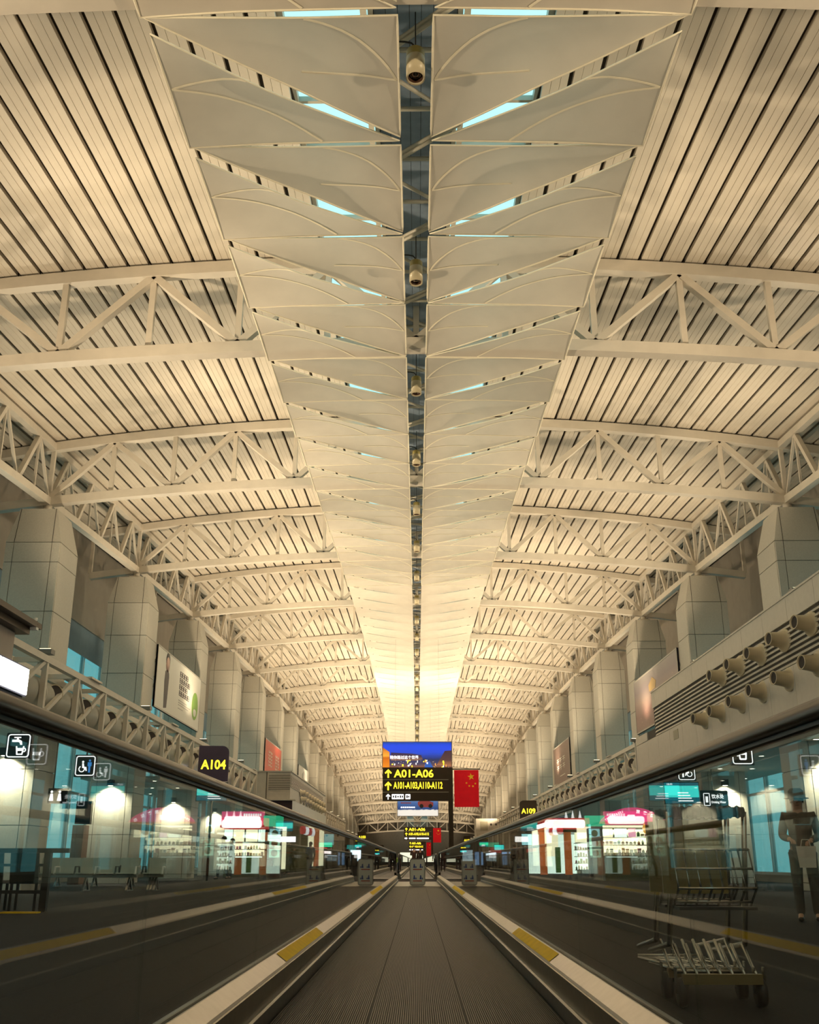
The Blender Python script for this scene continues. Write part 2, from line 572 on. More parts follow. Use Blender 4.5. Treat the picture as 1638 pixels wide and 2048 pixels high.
# ------------------------------------------------------------------ columns
CW = 1.56
def column(n, sx, side, i):
    y = YT(n)
    ztp = zbot(XC, y) - .42
    zt0 = ztp - 1.05
    t = thing('column', '%s stone clad column from the front on the %s, tapered at its head' % (nth(i), side), 'column', (sx * XC, y, 0), group='stone clad columns')
    h = CW / 2
    MB().bb(-h + .03, h - .03, -h + .03, h - .03, 0, zt0).build('core', M_JOINT, t)
    rows = [0.0]
    z = 0.20
    while z < zt0 - .35:
        if z - rows[-1] > .15: rows.append(z)
        z += 1.42
    rows.append(zt0)
    g = .018
    detail = n <= 5
    clad = MB()
    for a, b in zip(rows[:-1], rows[1:]):
        faces = [(-h, -h + .24), (-h + .24, h - .24), (h - .24, h)]
        for (xa, xb) in faces:
            for yy in ((-1,) if detail else (-1, 1)):
                m = MB() if detail else clad
                m.bb(xa + g / 2, xb - g / 2, yy * h - .0, yy * (h - .06), a + g / 2, b - g / 2)
                if detail: m.build('stone_panel', M_STONE, t)
        for s2 in (-1, 1):
            m = MB() if (detail and s2 == -sx) else clad
            m.bb(s2 * h, s2 * (h - .06), -h + .065, h - .065, a + g / 2, b - g / 2)
            if detail and s2 == -sx: m.build('stone_panel', M_STONE, t)
        if detail:
            clad.bb(-h, h, h - .06, h, a + g / 2, b - g / 2)
    clad.build('stone_cladding', M_STONE, t)
    # tapered head: three pieces per face, cut at the corners
    k = .25
    def ring(z, s): return [(-h + s, -h + s * .6, z), (h - s, -h + s * .6, z), (h - s, h - s * .6, z), (-h + s, h - s * .6, z)]
    v = ring(zt0 + g / 2, 0) + ring(ztp, k)
    MB().add(v, [(0, 1, 5, 4), (1, 2, 6, 5), (2, 3, 7, 6), (3, 0, 4, 7), (4, 5, 6, 7), (3, 2, 1, 0)]).build('tapered_head', M_STONE, t)
    if detail:
        for xx in (-h + .24, h - .24):
            MB().bar((xx, -h - .002, zt0), (xx * .93, -h + k * .6 - .002, ztp), .016, .01).build('joint', M_JOINT, t)
    m = MB()
    m.bb(-.22, .22, -.22, .22, ztp, ztp + .14)
    m.lathe([(0, .0), (.13, .0), (.13, .20), (0, .20)], (0, 0, ztp + .13), n=12)
    m.build('bearing', M_TRUSS, t)
for sx, side in ((-1, 'left'), (1, 'right')):
    for i, n in enumerate(range(0, N1 + 1)):
        column(n, sx, side, i + 1)

# ------------------------------------------------------------------ fabric sails
SW, SXI = 3.02, 0.20
MOD = BAY / 4
Y0M = 18.82
def sail_mesh(kind, sx):
    """local: origin at module centre on the ridge line; y along the hall"""
    g = .06
    ya, yb = -MOD / 2, MOD / 2
    if kind == 'A':   # long edge at the slit, apex at the outer edge, near end
        P = [Vector((SXI, ya + .06, .05)), Vector((SW, ya + .06, .04)), Vector((SXI, yb - .27, -.05))]
    else:             # long edge at the outer side, apex at the slit, far end
        P = [Vector((SW, yb - .04, -.05)), Vector((SXI + .02, yb - .11, .0)), Vector((SW, ya + .34, .05))]
    N = 14
    cen = (P[0] + P[1] + P[2]) / 3
    vs = []; idx = {}
    for i in range(N + 1):
        for j in range(N + 1 - i):
            a, b = i / N, j / N; c = 1 - a - b
            p = P[0] * c + P[1] * a + P[2] * b
            # concave edges
            e01 = 4 * c * a; e12 = 4 * a * b; e20 = 4 * b * c
            pull = .03 * e01 * (1 - b) ** 3 + .05 * e12 * (1 - c) ** 3
            d = (cen - p); d.z = 0
            if d.length > 1e-6:
                p = p + d.normalized() * pull
            p.z += .16 * 27 * a * b * c * (1 if kind == 'A' else .8) - .05 * (e12)
            idx[(i, j)] = len(vs)
            vs.append((sx * p.x, p.y, p.z))
    fs = []
    for i in range(N):
        for j in range(N - i):
            f = (idx[(i, j)], idx[(i + 1, j)], idx[(i, j + 1)])
            fs.append(f)
            if i + j < N - 1:
                fs.append((idx[(i + 1, j)], idx[(i + 1, j + 1)], idx[(i, j + 1)]))
    if sx > 0: fs = [f[::-1] for f in fs]
    me = MB().add(vs, fs, True).mesh('sail')
    edge = [idx[(i, 0)] for i in range(N + 1)] + [idx[(N - j, j)] for j in range(1, N + 1)] + [idx[(0, j)] for j in range(N - 1, 0, -1)]
    hem = MB()
    pts = [vs[e] for e in edge]
    hem.sweep(pts, [(.013 * math.cos(q * PI / 2.5), .013 * math.sin(q * PI / 2.5)) for q in range(5)], closed=True, smooth=True)
    hm = hem.mesh('edge_hem')
    # curved seams
    def curve(a0, a1, bend):
        out = []
        for q in range(13):
            t = q / 12
            ba = [a0[r] * (1 - t) + a1[r] * t + bend * math.sin(PI * t) * w for r, w in zip(range(3), (1, -.5, -.5))]
            i = min(max(ba[1] * N, 0), N); j = min(max(ba[2] * N, 0), N - i)
            i0, j0 = int(i), int(j)
            # nearest lattice interpolation
            best = Vector((0, 0, 0)); wt = 0
            for (ii, jj), vi in idx.items():
                dd = (ii - i) ** 2 + (jj - j) ** 2 + (ii - i) * (jj - j)
                if dd < 2.2:
                    wq = math.exp(-dd * 2.2); best += Vector(vs[vi]) * wq; wt += wq
            out.append(best / wt + Vector((0, 0, -.006)))
        return out
    sm = MB()
    if kind == 'A': cs = (((.5, 0, .5), (.62, .38, 0), .06), ((.5, 0, .5), (.12, .42, .46), -.05))
    else: cs = (((.45, 0, .55), (.0, .35, .65), .05), ((.45, 0, .55), (.35, .65, 0), -.06))
    sms = []
    for a0, a1, bd in cs:
        q = MB(); q.rect(curve(a0, a1, bd), .032, .004); sms.append(q.mesh('seam'))
    return me, hm, sms
SAIL = {(k, s): sail_mesh(k, s) for k in 'AB' for s in (-1, 1)}
kk = 0
for k in range(-6, 65):
    kk += 1
    yc = Y0M + MOD * (k + .5)
    sl = math.atan(-0.00124 * (yc - 87))
    for sx, side in ((-1, 'left'), (1, 'right')):
        for kind in 'AB':
            me, hm, sms = SAIL[(kind, sx)]
            nm = 'slit-side' if kind == 'A' else 'outer'
            o = obj('fabric_sail', me, M_SAIL, None, loc=(0, yc, A(yc) - .15), rot=(sl, 0, 0),
                    label='%s triangular fabric sail from the front, %s one on the %s of the slit' % (nth(kk), nm, side), cat='sail', group='triangular fabric sails under the ridge')
            if k <= 9:
                obj('edge_hem', hm, M_HEM, o)
                for s in sms:
                    obj('seam', s, M_HEM, o)

# ------------------------------------------------------------------ catwalk above the slit
cw = thing('catwalk', 'blue grey maintenance catwalk running above the slit between the sails', 'catwalk', (0, 0, 0))
def zcat(y): return A(y) + .95
ysc = [YB + 2 + (YE - YB - 4) * i / 80 for i in range(81)]
for i in range(7):
    x = -.45 + .15 * i
    MB().rect([(x, y, zcat(y)) for y in ysc], .143, .03).build('plank', M_CAT, cw)
MB().rect([(0, y, zcat(y) + .03) for y in ysc], 1.08, .02).build('deck_sheet', M_BLACK, cw)
for s in (-1, 1):
    MB().rect([(s * .56, y, zcat(y) - .05) for y in ysc], .06, .14).build('side_beam', M_TUBE, cw)
nb = 0
y = 2.0
fart = MB()
while y < YE - 4:
    m = MB() if y < 45 else fart
    m.tube([(-.62, y, zcat(y) - .12), (.62, y, zcat(y) - .12)], .035, 8)
    if y < 45: m.build('cross_tube', M_TUBE, cw)
    m = MB() if y < 45 else fart
    yb = y + MOD / 2
    s = 1 if nb % 2 else -1
    m.tube([(-.62 * s, y, zcat(y) - .3), (.62 * s, yb, zcat(yb) - .3)], .03, 8)
    if y < 45: m.build('brace', M_TUBE, cw)
    if nb % 2 == 0:
        m = MB() if y < 45 else fart
        m.tube([(.62, y, zcat(y) - .38), (-.62, yb, zcat(yb) - .38)], .03, 8)
        if y < 45: m.build('brace', M_TUBE, cw)
    nb += 1
    y += MOD / 2
fart.build('brace_field', M_TUBE, cw, kind='stuff')

# ------------------------------------------------------------------ hanging cylinder spotlights in the slit
M_LAMP = mat('lamp_body_cream', (0.62, 0.54, 0.36), 0.35, var=0.05)
M_LAMPTOP = mat('lamp_cap', (0.40, 0.32, 0.10), 0.4, var=0.05)
M_LAMPIN = mat('lamp_inside', (0.10, 0.05, 0.03), 0.3, var=0.1)
M_BULB = mat('lamp_reflector', (0.75, 0.70, 0.6), 0.15, metal=0.9, var=0.05)
r = .112
lamp_parts = [
    ('body', MB().lathe([(r * .82, .02), (r, 0), (r, .30), (r * .97, .305)], n=24).mesh('body'), M_LAMP),
    ('cap', MB().lathe([(r * .97, .30), (r * .97, .40), (r * .8, .42), (0, .425)], n=24).mesh('cap'), M_LAMPTOP),
    ('inner_sleeve', MB().lathe([(r * .82, .02), (r * .78, .12), (0, .125)], n=24).mesh('inner_sleeve'), M_LAMPIN),
    ('reflector', MB().lathe([(r * .6, .06), (r * .5, .10), (0, .118)], n=18).mesh('reflector'), M_BULB),
    ('hanger_rod', MB().tube([(0, 0, .42), (0, 0, 1.0)], .008, 6).mesh('hanger_rod'), M_BLACK),
    ('cable', MB().tube([(0, 0, .42), (-.01, 0, .48), (-.05, 0, .53), (-.13, 0, .55), (-.3, 0, .56)], .012, 6).mesh('cable'), M_BLACK),
]
ly = 9.85
li = 0
while ly < 165:
    li += 1
    t = thing('hanging_spotlight', '%s cream cylinder spotlight from the front, hanging in the slit' % nth(li), 'lamp', (0.0, ly, A(ly) - .28), group='cylinder spotlights along the slit')
    for nm, me, m in lamp_parts:
        if ly > 60 and nm in ('reflector', 'cable'): continue
        obj(nm, me, m, t)
    ly += 5.35
# ------------------------------------------------------------------ duct trusses with air ducts
M_NOZ = mat('nozzle_cream', (0.60, 0.52, 0.36), 0.32, var=0.05)
ZDT, ZDB = 5.42, 4.05
def trumpet(mb, o, axis, rf=.30, rm=.165, L=.46):
    mb.lathe([(0, .0), (rf, .0), (rf, .025), (rf * .93, .03), (rf * .80, .07), (rf * .66, .14), (rm * 1.08, .30), (rm, L - .03), (rm * 1.06, L), (rm * .9, L), (rm * .86, L - .12), (0, L - .13)], o, axis, n=20)
def duct_truss(side, sx, xf, ya, yb, label, nparts=99, duct_label=None, xb=.88, dc=.50, dr=.42):
    t = thing('duct_truss', label, 'truss', (sx * xf, ya, 0), group='open trusses carrying the air ducts')
    L = yb - ya
    np_ = int(round(L / MOD)); md = L / np_
    rest = MB()
    for (x, z, nm) in ((0, ZDT, 'top_chord'), (0, ZDB, 'bottom_chord'), (xb, ZDT, 'top_chord'), (xb, ZDB, 'bottom_chord')):
        MB().bb(sx * x - .08, sx * x + .08, 0, L, z - .08, z + .08).build(nm, M_TRUSS, t)
    def part(k, nm, f):
        if k < nparts:
            m = MB(); f(m); m.build(nm, M_TRUSS, t)
        else: f(rest)
    for k in range(np_ + 1):
        y = min(max(k * md, .07), L - .07)
        part(k, 'post', lambda m: m.bb(-.065, .065, y - .065, y + .065, ZDB, ZDT))
        part(k, 'cross_beam', lambda m: m.bar((0, y, ZDT), (sx * xb, y, ZDT), .10, .12))
        if k < np_:
            part(k, 'diagonal_brace', lambda m: m.bar((0, y, ZDB), (0, (k + 1) * md, ZDT), .10, .10))
            if k % 4 == 2:
                part(k, 'tie_rod', lambda m: m.bar((0, y, ZDT), (0, y + md * .5, ZDB), .06, .06))
                part(k, 'bracket', lambda m: m.bb(-sx * .15, sx * .7, y + md * .3, y + md * .7, ZDT + .08, ZDT + .13))
    if rest.v: rest.build('web_bars', M_TRUSS, t)
    d = thing('air_duct', duct_label, 'duct', (sx * (xf + dc), ya + .2, (ZDT + ZDB) / 2 - .06), group='round air ducts in the trusses')
    MB().lathe([(0, 0), (dr, 0), (dr, L - .4), (0, L - .4)], (0, 0, 0), (0, 1, 0), n=28).build('duct_body', M_DUCT, d)
    bands = MB()
    for k in range(np_):
        y = (k + .5) * md
        m = MB()
        m.lathe([(.27, .24), (.27, .30), (.235, .33), (.225, dr + .12), (.205, dr + .12), (.20, dr + .05)], (0, y, .06), (-sx, -.75, .08), n=20)
        if k < 14:
            nz = m.build('nozzle', M_NOZ, d)
            ax = Vector((-sx, -.75, .08)).normalized()
            MB().disc(Vector((0, y, .06)) + ax * (dr + .10), .207, ax, 18).build('nozzle_mouth', M_DARKHOLE, nz)
        else:
            bands.add(m.v, m.f, True)
        b = MB().lathe([(dr + .002, -.03), (dr + .015, -.03), (dr + .015, .03), (dr + .002, .03)], (0, k * md + .3, 0), (0, 1, 0), n=28)
        if k < 14: b.build('duct_band', M_DUCT, d)
        else: bands.add(b.v, b.f, True)
    if bands.v: bands.build('far_fitting', M_DUCT, d, kind='stuff')
duct_truss('left', -1, 9.1, 22.45, 59.5, 'long open truss on the left with round duct nozzles behind the bars', 99, 'fat round air duct with nozzles inside the left truss')
duct_truss('left', -1, 9.1, 84.5, 135.0, 'distant open truss on the left beyond the louvred box', 0, 'distant air duct in the left truss past the louvred box')
duct_truss('right', 1, 9.35, 44.6, 124.0, 'long open truss on the right beyond the nozzle wall', 18, 'round air duct inside the right truss beyond the nozzle wall', .66, .35, .36)

# ------------------------------------------------------------------ right nozzle wall
XR = 9.2
nw = thing('nozzle_wall', 'beige clad box on the right with louvres and two rows of nozzles', 'air unit', (XR, 12, 0))
MB().bb(.05, .72, 0, 32.0, 4.12, 5.62).bb(.05, .72, 0, 28.5, 5.62, 6.95).build('box_core', M_JOINT, nw)
seg = 1.86
k = 0
y = 0.0
while y < 31.9:
    y2 = min(y + seg, 32.0)
    MB().bb(0, .06, y + .006, y2 - .006, 4.12, 5.28).build('cladding_panel', M_CLAD, nw)
    if y < 28.4:
        MB().bb(0, .06, y + .006, min(y2, 28.5) - .006, 6.38, 7.0).build('cladding_panel', M_CLAD, nw)
    else:
        MB().bb(0, .06, y + .006, y2 - .006, 5.30, 5.62).build('cladding_panel', M_CLAD, nw)
    y = y2
MB().bb(.06, .72, 31.95, 32.02, 4.12, 5.62).build('end_panel', M_CLAD, nw)
MB().bb(.06, .72, 28.45, 28.52, 5.62, 7.0).build('end_panel', M_CLAD, nw)
MB().bb(-.02, .80, -.0, 28.52, 6.98, 7.03).build('top_coping', M_CLAD, nw)
MB().bb(0, .72, 0, 32.0, 4.06, 4.12).build('bottom_panel', M_CLAD, nw)
NS = 8
for k in range(NS):
    z = 5.30 + (6.36 - 5.30) * k / NS
    hh = (6.36 - 5.30) / NS
    vs = [(0.0, 0, z), (0.0, 28.3, z), (.05, 28.3, z + hh * .62), (.05, 0, z + hh * .62), (.06, 0, z), (.06, 28.3, z)]
    MB().add(vs, [(0, 1, 2, 3)[::-1], (0, 4, 5, 1)[::-1], (4, 3, 2, 5)[::-1], (0, 3, 4), (1, 5, 2)]).build('louvre_slat', M_CLAD, nw)
tm = MB(); trumpet(tm, (0, 0, 0), (-1, -.22, .05)); tmesh = tm.mesh('nozzle')
def nozzle_at(px, py):
    p = at(px, py, X=XR - .22)
    o = obj('nozzle', tmesh, M_NOZ, nw, loc=(-.002, p.y - 12, p.z - .01))
    axn = Vector((-1, -.22, .05)).normalized()
    MB().disc(axn * .425, .146, axn, 18).build('nozzle_mouth', M_DARKHOLE, o)
for px, py in ((1398, 1439), (1431, 1424), (1470, 1405), (1511, 1383), (1562, 1358), (1619, 1327), (1690, 1289), (1431, 1353), (1466, 1331), (1507, 1309), (1552, 1280), (1604, 1247), (1672, 1206)):
    nozzle_at(px, py)
p = at(1352, 1469, X=XR)
MB().bb(-.012, .0, p.y - 12 - .35, p.y - 12 + .35, p.z - .16, p.z + .16).build('access_flap', mat('flap_olive', (.34, .31, .22), .5, var=.05), nw)

# ------------------------------------------------------------------ soffits under the ducts, with downlights
M_SOFF = mat('soffit_paint', (0.30, 0.28, 0.23), 0.6, var=0.05)
M_DL = mat('downlight_glow', (1, .95, .8), .5, emit=7.0, ecol=(1, .92, .72))
for sx, side, ya, yb, zz, n0 in ((-1, 'left', 41.0, 59.0, 3.75, 14), (1, 'right', 22.0, 46.0, 3.75, 16)):
    MB().bb(sx * 10.0, sx * 13.1, ya, yb, zz, zz + .12).build('trim_1' if sx < 0 else 'trim_2', M_SOFF, label='flat lowered soffit behind the %s columns' % side, cat='soffit', kind='structure')
    rr = random.Random(3)
    dm = MB().lathe([(0, -.012), (.075, -.012), (.075, 0)], n=12).mesh('glow'); rm = MB().lathe([(.075, -.014), (.11, -.014), (.11, .0)], n=12).mesh('ring')
    for k in range(n0):
        x = sx * (10.4 + 1.1 * (k % 3)); y = ya + .8 + (yb - ya - 1.6) * (k // 3) / ((n0 - 1) // 3)
        d = thing('downlight', 'small round downlight, %s from the front in the %s soffit' % (nth(k + 1), side), 'lamp', (x, y, zz), group='round downlights in the %s soffit' % side)
        obj('glow', dm, M_DL, d); obj('ring', rm, M_WHITE, d)

# ------------------------------------------------------------------ uplights
M_FLOOD = mat('floodlight_housing', (0.20, 0.19, 0.17), 0.4, var=0.05)
M_FGLOW = mat('floodlight_glass', (1, .85, .6), .3, emit=6.0, ecol=(1, .8, .5))
fh = MB().bb(-.17, .17, -.14, .14, .10, .22).bb(-.02, .02, -.02, .02, 0, .1).mesh('housing')
fg = MB().bb(-.14, .14, -.11, .11, .22, .23).mesh('lens')
ui = 0
for n in range(-6, 18):  # rows behind the viewpoint are added, unseen, to light surfaces facing the camera
    for sx, side in ((-1, 'left'), (1, 'right')):
        y = YT(n) + 6.6
        if sx > 0 and -1 <= n < 2: x, z = 9.6, 7.03
        elif sx > 0 and n < -1: x, z = 9.6, 5.5
        elif sx > 0 and n < 10: x, z = 9.36, ZDT + .08
        elif sx > 0: x, z = 9.7, 4.4
        elif n < 0: x, z = -9.4, 5.5
        elif n < 4 or 5 < n < 12: x, z = -9.22, ZDT + .08
        elif n < 6: x, z = -8.6, 5.64
        else: x, z = -9.3, 4.4
        t = thing('floodlight', ('%s small floodlight from the front aimed at the roof on the %s' % (nth(n + 2), side) if n >= -1 else '%s added unseen floodlight on a stand behind the viewpoint on the %s' % (nth(-1 - n), side)), 'lamp', (x, y, z), group='floodlights lighting the roof from the sides')
        obj('housing', fh, M_FLOOD, t); obj('lens', fg, M_FGLOW, t)
        if z < 5 or (n < 0 and z < 7):
            MB().bb(-.04, .04, -.04, .04, -z, 0).build('stand', M_FLOOD, t)
        h = max(zroof(4, y) - z, 2)
        sc = (h / 7.0) ** 1.6
        spot('uplight_beam', (0, 0, .30), (-x + sx * 3.4, 0.6, h), UPLIGHT_W * sc, WARM, angle=150, blend=.9, size=.18, parent=t)
        nf = 2.2 if n == 5 else 1.0
        spot('uplight_beam', (0, 0, .30), (-x + sx * (1.2 if n == 5 else 2.9), 0.8, h - 1.75), NARROW_W * sc * nf, WARM, angle=76, blend=1.0, size=.12, parent=t)

# ------------------------------------------------------------------ moving walkway
def walkway(name, y0, y1, ycomb0, ycomb1, label, near):
    t = thing(name, label, 'walkway', (0, y0, 0))
    L = y1 - y0
    # treads: three strips of raised ribs
    a, b = (ycomb0 - y0), (ycomb1 - y0)
    for (xa, xb) in ((-.70, -.245), (-.235, .235), (.245, .70)):
        m = MB()
        if near:
            n = int((xb - xa) / .0105); p = (xb - xa) / n
            pr = []
            for i in range(n):
                x = xa + p * i
                pr += [(x, .008), (x + p * .42, .008), (x + p * .45, -.002), (x + p * .97, -.002)]
            vs = [(x, y, z) for y in (a, b) for x, z in pr]; k = len(pr)
            m.add(vs, [(j, j + 1, k + j + 1, k + j) for j in range(k - 1)])
        else:
            m.bb(xa, xb, a, b, 0, .008)
        m.build('tread_strip', M_TREAD, t)
    MB().bb(-.705, .705, a, b, .0005, .0045).build('belt_base', M_GROOVE, t)
    if a > .05: MB().bb(-.7, .7, 0, a, .001, .014).build('comb_plate', M_STEEL2, t)
    MB().bb(-.7, .7, b, L, .001, .014).build('comb_plate', M_STEEL2, t)
    pl = 2.35
    npn = max(1, int(round((L - .8) / pl))); pl = (L - .8) / npn
    for s in (-1, 1):
        def strip(prof, nm, m):
            vs = [(s * x, y, z) for y in (0, L) for x, z in prof]; k = len(prof)
            MB().add(vs, [((j, (j + 1) % k, k + (j + 1) % k, k + j) if s > 0 else (j, (j + 1) % k, k + (j + 1) % k, k + j)[::-1]) for j in range(k)] + [tuple(range(k)), tuple(range(2 * k - 1, k - 1, -1))]).build(nm, m, t)
        strip([(.712, .0), (.712, .075), (.725, .08), (.74, .08), (.74, .0)], 'skirt', M_STEEL2)
        strip([(.742, .0), (.730, .185), (.745, .195), (.80, .0)], 'side_panel', mat('balustrade_panel', (.30, .27, .21), .35, metal=.8, var=.08, scale=12))
        strip([(.735, .190), (.742, .200), (.805, .245), (.812, .245), (.812, .0), (.80, .0)], 'inner_deck', M_STEEL)
        strip([(.828, .0), (.828, .245), (.84, .245), (.93, .20), (.935, .0)], 'outer_deck', M_STEEL)
        gm = MB().bb(-.005, .005, .004, pl - .004, .235, 1.003).mesh('glass_pane')
        for i in range(npn):
            obj('glass_pane', gm, M_GLASS, t, loc=(s * .82, .4 + i * pl, 0))
        # handrail: loop with rounded ends
        pts = []
        R = .36
        zc = .670
        for i in range(9):
            an = -PI / 2 - PI * i / 8 * 1.0
            pts.append((s * .82, .1 + R + R * math.cos(an) * 1, zc + R * math.sin(an)))
        for i in range(24):
            pts.append((s * .82, .1 + R + (L - .2 - 2 * R) * (i + 1) / 25, zc + R))
        for i in range(9):
            an = PI / 2 - PI * i / 8
            pts.append((s * .82, L - .1 - R + R * math.cos(an), zc + R * math.sin(an)))
        hr = MB(); hr.sweep(pts, [(-.032, -.012), (-.028, .012), (-.013, .022), (.013, .022), (.028, .012), (.032, -.012), (.024, -.020), (-.024, -.020)], side=(1, 0, 0), smooth=True)
        hb = hr.build('handrail', M_RUBBER, t)
        MB().bb(s * .82 - .014, s * .82 + .014, .5, L - .5, 1.000, 1.010).build('handrail_track', M_BLACK, t)
        for nm_y in (.25, L - .25):
            MB().bb(s * .82 - .045, s * .82 + .045, nm_y - .12, nm_y + .12, .0, .34).build('handrail_inlet', M_BLACK, t)
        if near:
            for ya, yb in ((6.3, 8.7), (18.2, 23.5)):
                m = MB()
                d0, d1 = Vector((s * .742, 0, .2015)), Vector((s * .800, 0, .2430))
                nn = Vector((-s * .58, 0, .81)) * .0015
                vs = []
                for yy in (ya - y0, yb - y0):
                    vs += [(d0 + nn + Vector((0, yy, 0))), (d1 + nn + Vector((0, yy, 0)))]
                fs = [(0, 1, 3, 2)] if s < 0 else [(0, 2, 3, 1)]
                m.add(vs, fs); m.build('deck_strip', M_YELSTRIP, t, label='yellow strip on the steel deck')  # flat yellow strip along the sloping steel deck
    return t
walkway('moving_walkway', -4.0, 40.5, -3.0, 33.0, 'moving walkway with ribbed belt and glass sides under the viewpoint', True)
walkway('moving_walkway', 47.0, 92.0, 49.0, 90.0, 'second moving walkway further down the hall past the barrier panels', False)
walkway('moving_walkway', 100.0, 160.0, 102.0, 158.0, 'third moving walkway far down the hall', False)

# barrier panel in the middle of the landing
M_PANEL = mat('barrier_panel_cream', (0.82, 0.80, 0.72), 0.4, var=0.03)
M_BLUE = mat('print_blue', (.06, .09, .32), .5, var=.05)
M_REDP = mat('print_red', (.50, .10, .08), .5, var=.05)
def barrier(loc, label, w=.46, h=.76):
    t = thing('barrier_panel', label, 'barrier', loc)
    MB().prism(rrect(w, h, .06, 5, 0, h / 2 + .02), -.03, .03).build('board', M_PANEL, t)
    m = MB(); frame_mesh(m, w + .03, h + .03, .07, .025, -.036, .036, 0, h / 2 + .02); m.build('rim', M_STEEL, t)
    for zz in (.58, .24):
        for x in (-.10, .10):
            m = MB()
            m.disc((x, -.032, zz + .045), .02, (0, -1, 0), 10)
            m.prism([(x - .035, zz - .06), (x + .035, zz - .06), (x + .02, zz + .03), (x - .02, zz + .03)], -.033, -.031)
            m.bb(x + .04, x + .07, -.033, -.031, zz - .06, zz - .01)
            m.build('pictogram', M_BLUE, t)
        MB().bb(-.14, .14, -.033, -.031, zz - .12, zz - .09).build('print_line', M_REDP, t)
    for x in (-.15, .15):
        MB().bb(x - .03, x + .03, -.10, .10, 0, .03).build('foot', M_STEEL, t)
barrier((0, 34.2, .014), 'cream barrier panel with pictograms standing at the walkway end')

# ------------------------------------------------------------------ signs
def arrow_poly(s):
    return [(-.09 * s, -.5 * s), (.09 * s, -.5 * s), (.09 * s, .18 * s), (.30 * s, -.04 * s), (.42 * s, .08 * s), (0, .5 * s), (-.42 * s, .08 * s), (-.30 * s, -.04 * s), (-.09 * s, .18 * s)]
M_LINE = mat('sign_line', (.5, .45, .35), .4, var=.03)
def direction_sign(yy, k, px0, px1, py0, py1, post_px, label, flag_label, flag_px, full=True):
    a = at(px0, py1, Y=yy); b = at(px1, py0, Y=yy)
    w = b.x - a.x; h = b.z - a.z
    t = thing('direction_sign', label, 'sign', (a.x, yy, 0))
    pw = .22 * (w / 3.1)
    px = at(post_px, py0, Y=yy).x - a.x
    MB().bb(px - pw / 2, px + pw / 2, -.10, .10, 0, b.z).build('post', M_DBROWN, t)
    MB().bb(px - pw, px + pw, -.3, .3, 0, .03).build('base_plate', M_DBROWN, t)
    MB().bb(0, px - pw / 2, -.09, .09, a.z, b.z).build('board', M_DBROWN, t)
    rows = [(1.0, .64), (.62, .27), (.25, 0)]
    for f in (.63, .26):
        MB().bb(.0, w, -.10, -.085, a.z + h * f - .012, a.z + h * f + .012).build('divider', M_LINE, t)
    z1, z2, z3 = a.z + h * .815, a.z + h * .445, a.z + h * .125
    s = h * .26
    for z, m in ((z1, M_YEL), (z2, M_YEL), (z3, M_WLET)):
        ss = s if m is M_YEL else s * .65
        MB().prism([(x + w * .085, zz + z) for x, zz in arrow_poly(ss)], -.105, -.09).build('arrow', m, t)
    text('A01-A06', M_YEL, t, w=w * .60, h=h * .24, loc=(w * .17, -.092, z1), bold=.02, align='LEFT')
    text('A101-A103,A110-A112', M_YEL, t, w=w * .74, h=h * .24, loc=(w * .165, -.092, z2), bold=.02, align='LEFT')
    if full:
        for x0, x1 in ((.14, .32), (.345, .42)):
            MB().prism(rrect(w * (x1 - x0), h * .15, .02, 3, w * (x0 + x1) / 2, z3), -.10, -.09).build('icon_plate', M_WLET, t)
        for x, hh in ((.165, .06), (.20, .08), (.235, .05), (.27, .07), (.30, .06), (.37, .08), (.395, .05)):
            MB().bb(w * x - .03, w * x + .03, -.104, -.10, z3 - hh * h / 2, z3 + hh * h / 2).build('icon', M_DBROWN, t)
    else:
        for x0, x1 in ((.02, .12), (.18, .42), (.46, .9)):
            MB().bb(w * x0, w * x1, -.10, -.09, z3 - h * .05, z3 + h * .05).build('icon_plate', M_WLET, t)
    # national flag hanging from an arm of the post
    fx0, fx1, fy0, fy1 = flag_px
    c = at(fx0, fy1, Y=yy); d = at(fx1, fy0, Y=yy)
    fw, fh_ = d.x - c.x, d.z - c.z
    f = thing('flag', flag_label, 'flag', (c.x, yy, c.z))
    n = 10
    vs = []; fs = []
    for j in range(n + 1):
        for i in range(n + 1):
            u, v = i / n, j / n
            vs.append((u * fw, .03 * math.sin(u * 7) * (1 - v) * .8, v * fh_))
    for j in range(n):
        for i in range(n):
            q = j * (n + 1) + i
            fs.append((q, q + 1, q + n + 2, q + n + 1))
    MB().add(vs, fs, True).add([(x, y + .012, z) for x, y, z in vs], [q[::-1] for q in fs], True).build('cloth', M_RED, f)
    MB().tube([(-.12, 0, fh_ + .04), (fw + .05, 0, fh_ + .04)], .025, 8).build('rod', M_BLACK, f)
    def star(cx, cz, r, rot):
        pts = []
        for q in range(10):
            rr = r if q % 2 == 0 else r * .382
            an = PI / 2 + rot + q * PI / 5
            pts.append((cx + rr * math.cos(an), cz + rr * math.sin(an)))
        MB().prism(pts, -.035, -.03).build('star', M_STAR, f)
    star(.69 * fw, .815 * fh_, .145 * fw, .15)
    for sx_, sz_ in ((.50, .645), (.61, .565), (.76, .56), (.86, .63)):
        star(sx_ * fw, sz_ * fh_, .05 * fw, .3)
direction_sign(48.6, 1, 765, 897, 1535, 1602, 900.5, 'nearest brown direction sign with yellow gate numbers on a dark post', 'largest red flag with yellow stars hanging beside the nearest sign post', (909, 957, 1540, 1614))
direction_sign(112.0, 2, 808, 863, 1654, 1680, 864, 'second brown gate direction sign, seen below the car poster', 'second red flag hanging beside the middle direction sign', (865, 882, 1656, 1685), False)
direction_sign(172.0, 3, 818, 849, 1683, 1702, 850.5, 'farthest small gate direction sign with yellow lettering', 'third, farthest red flag beside the small direction sign', (853, 862, 1685, 1712), False)

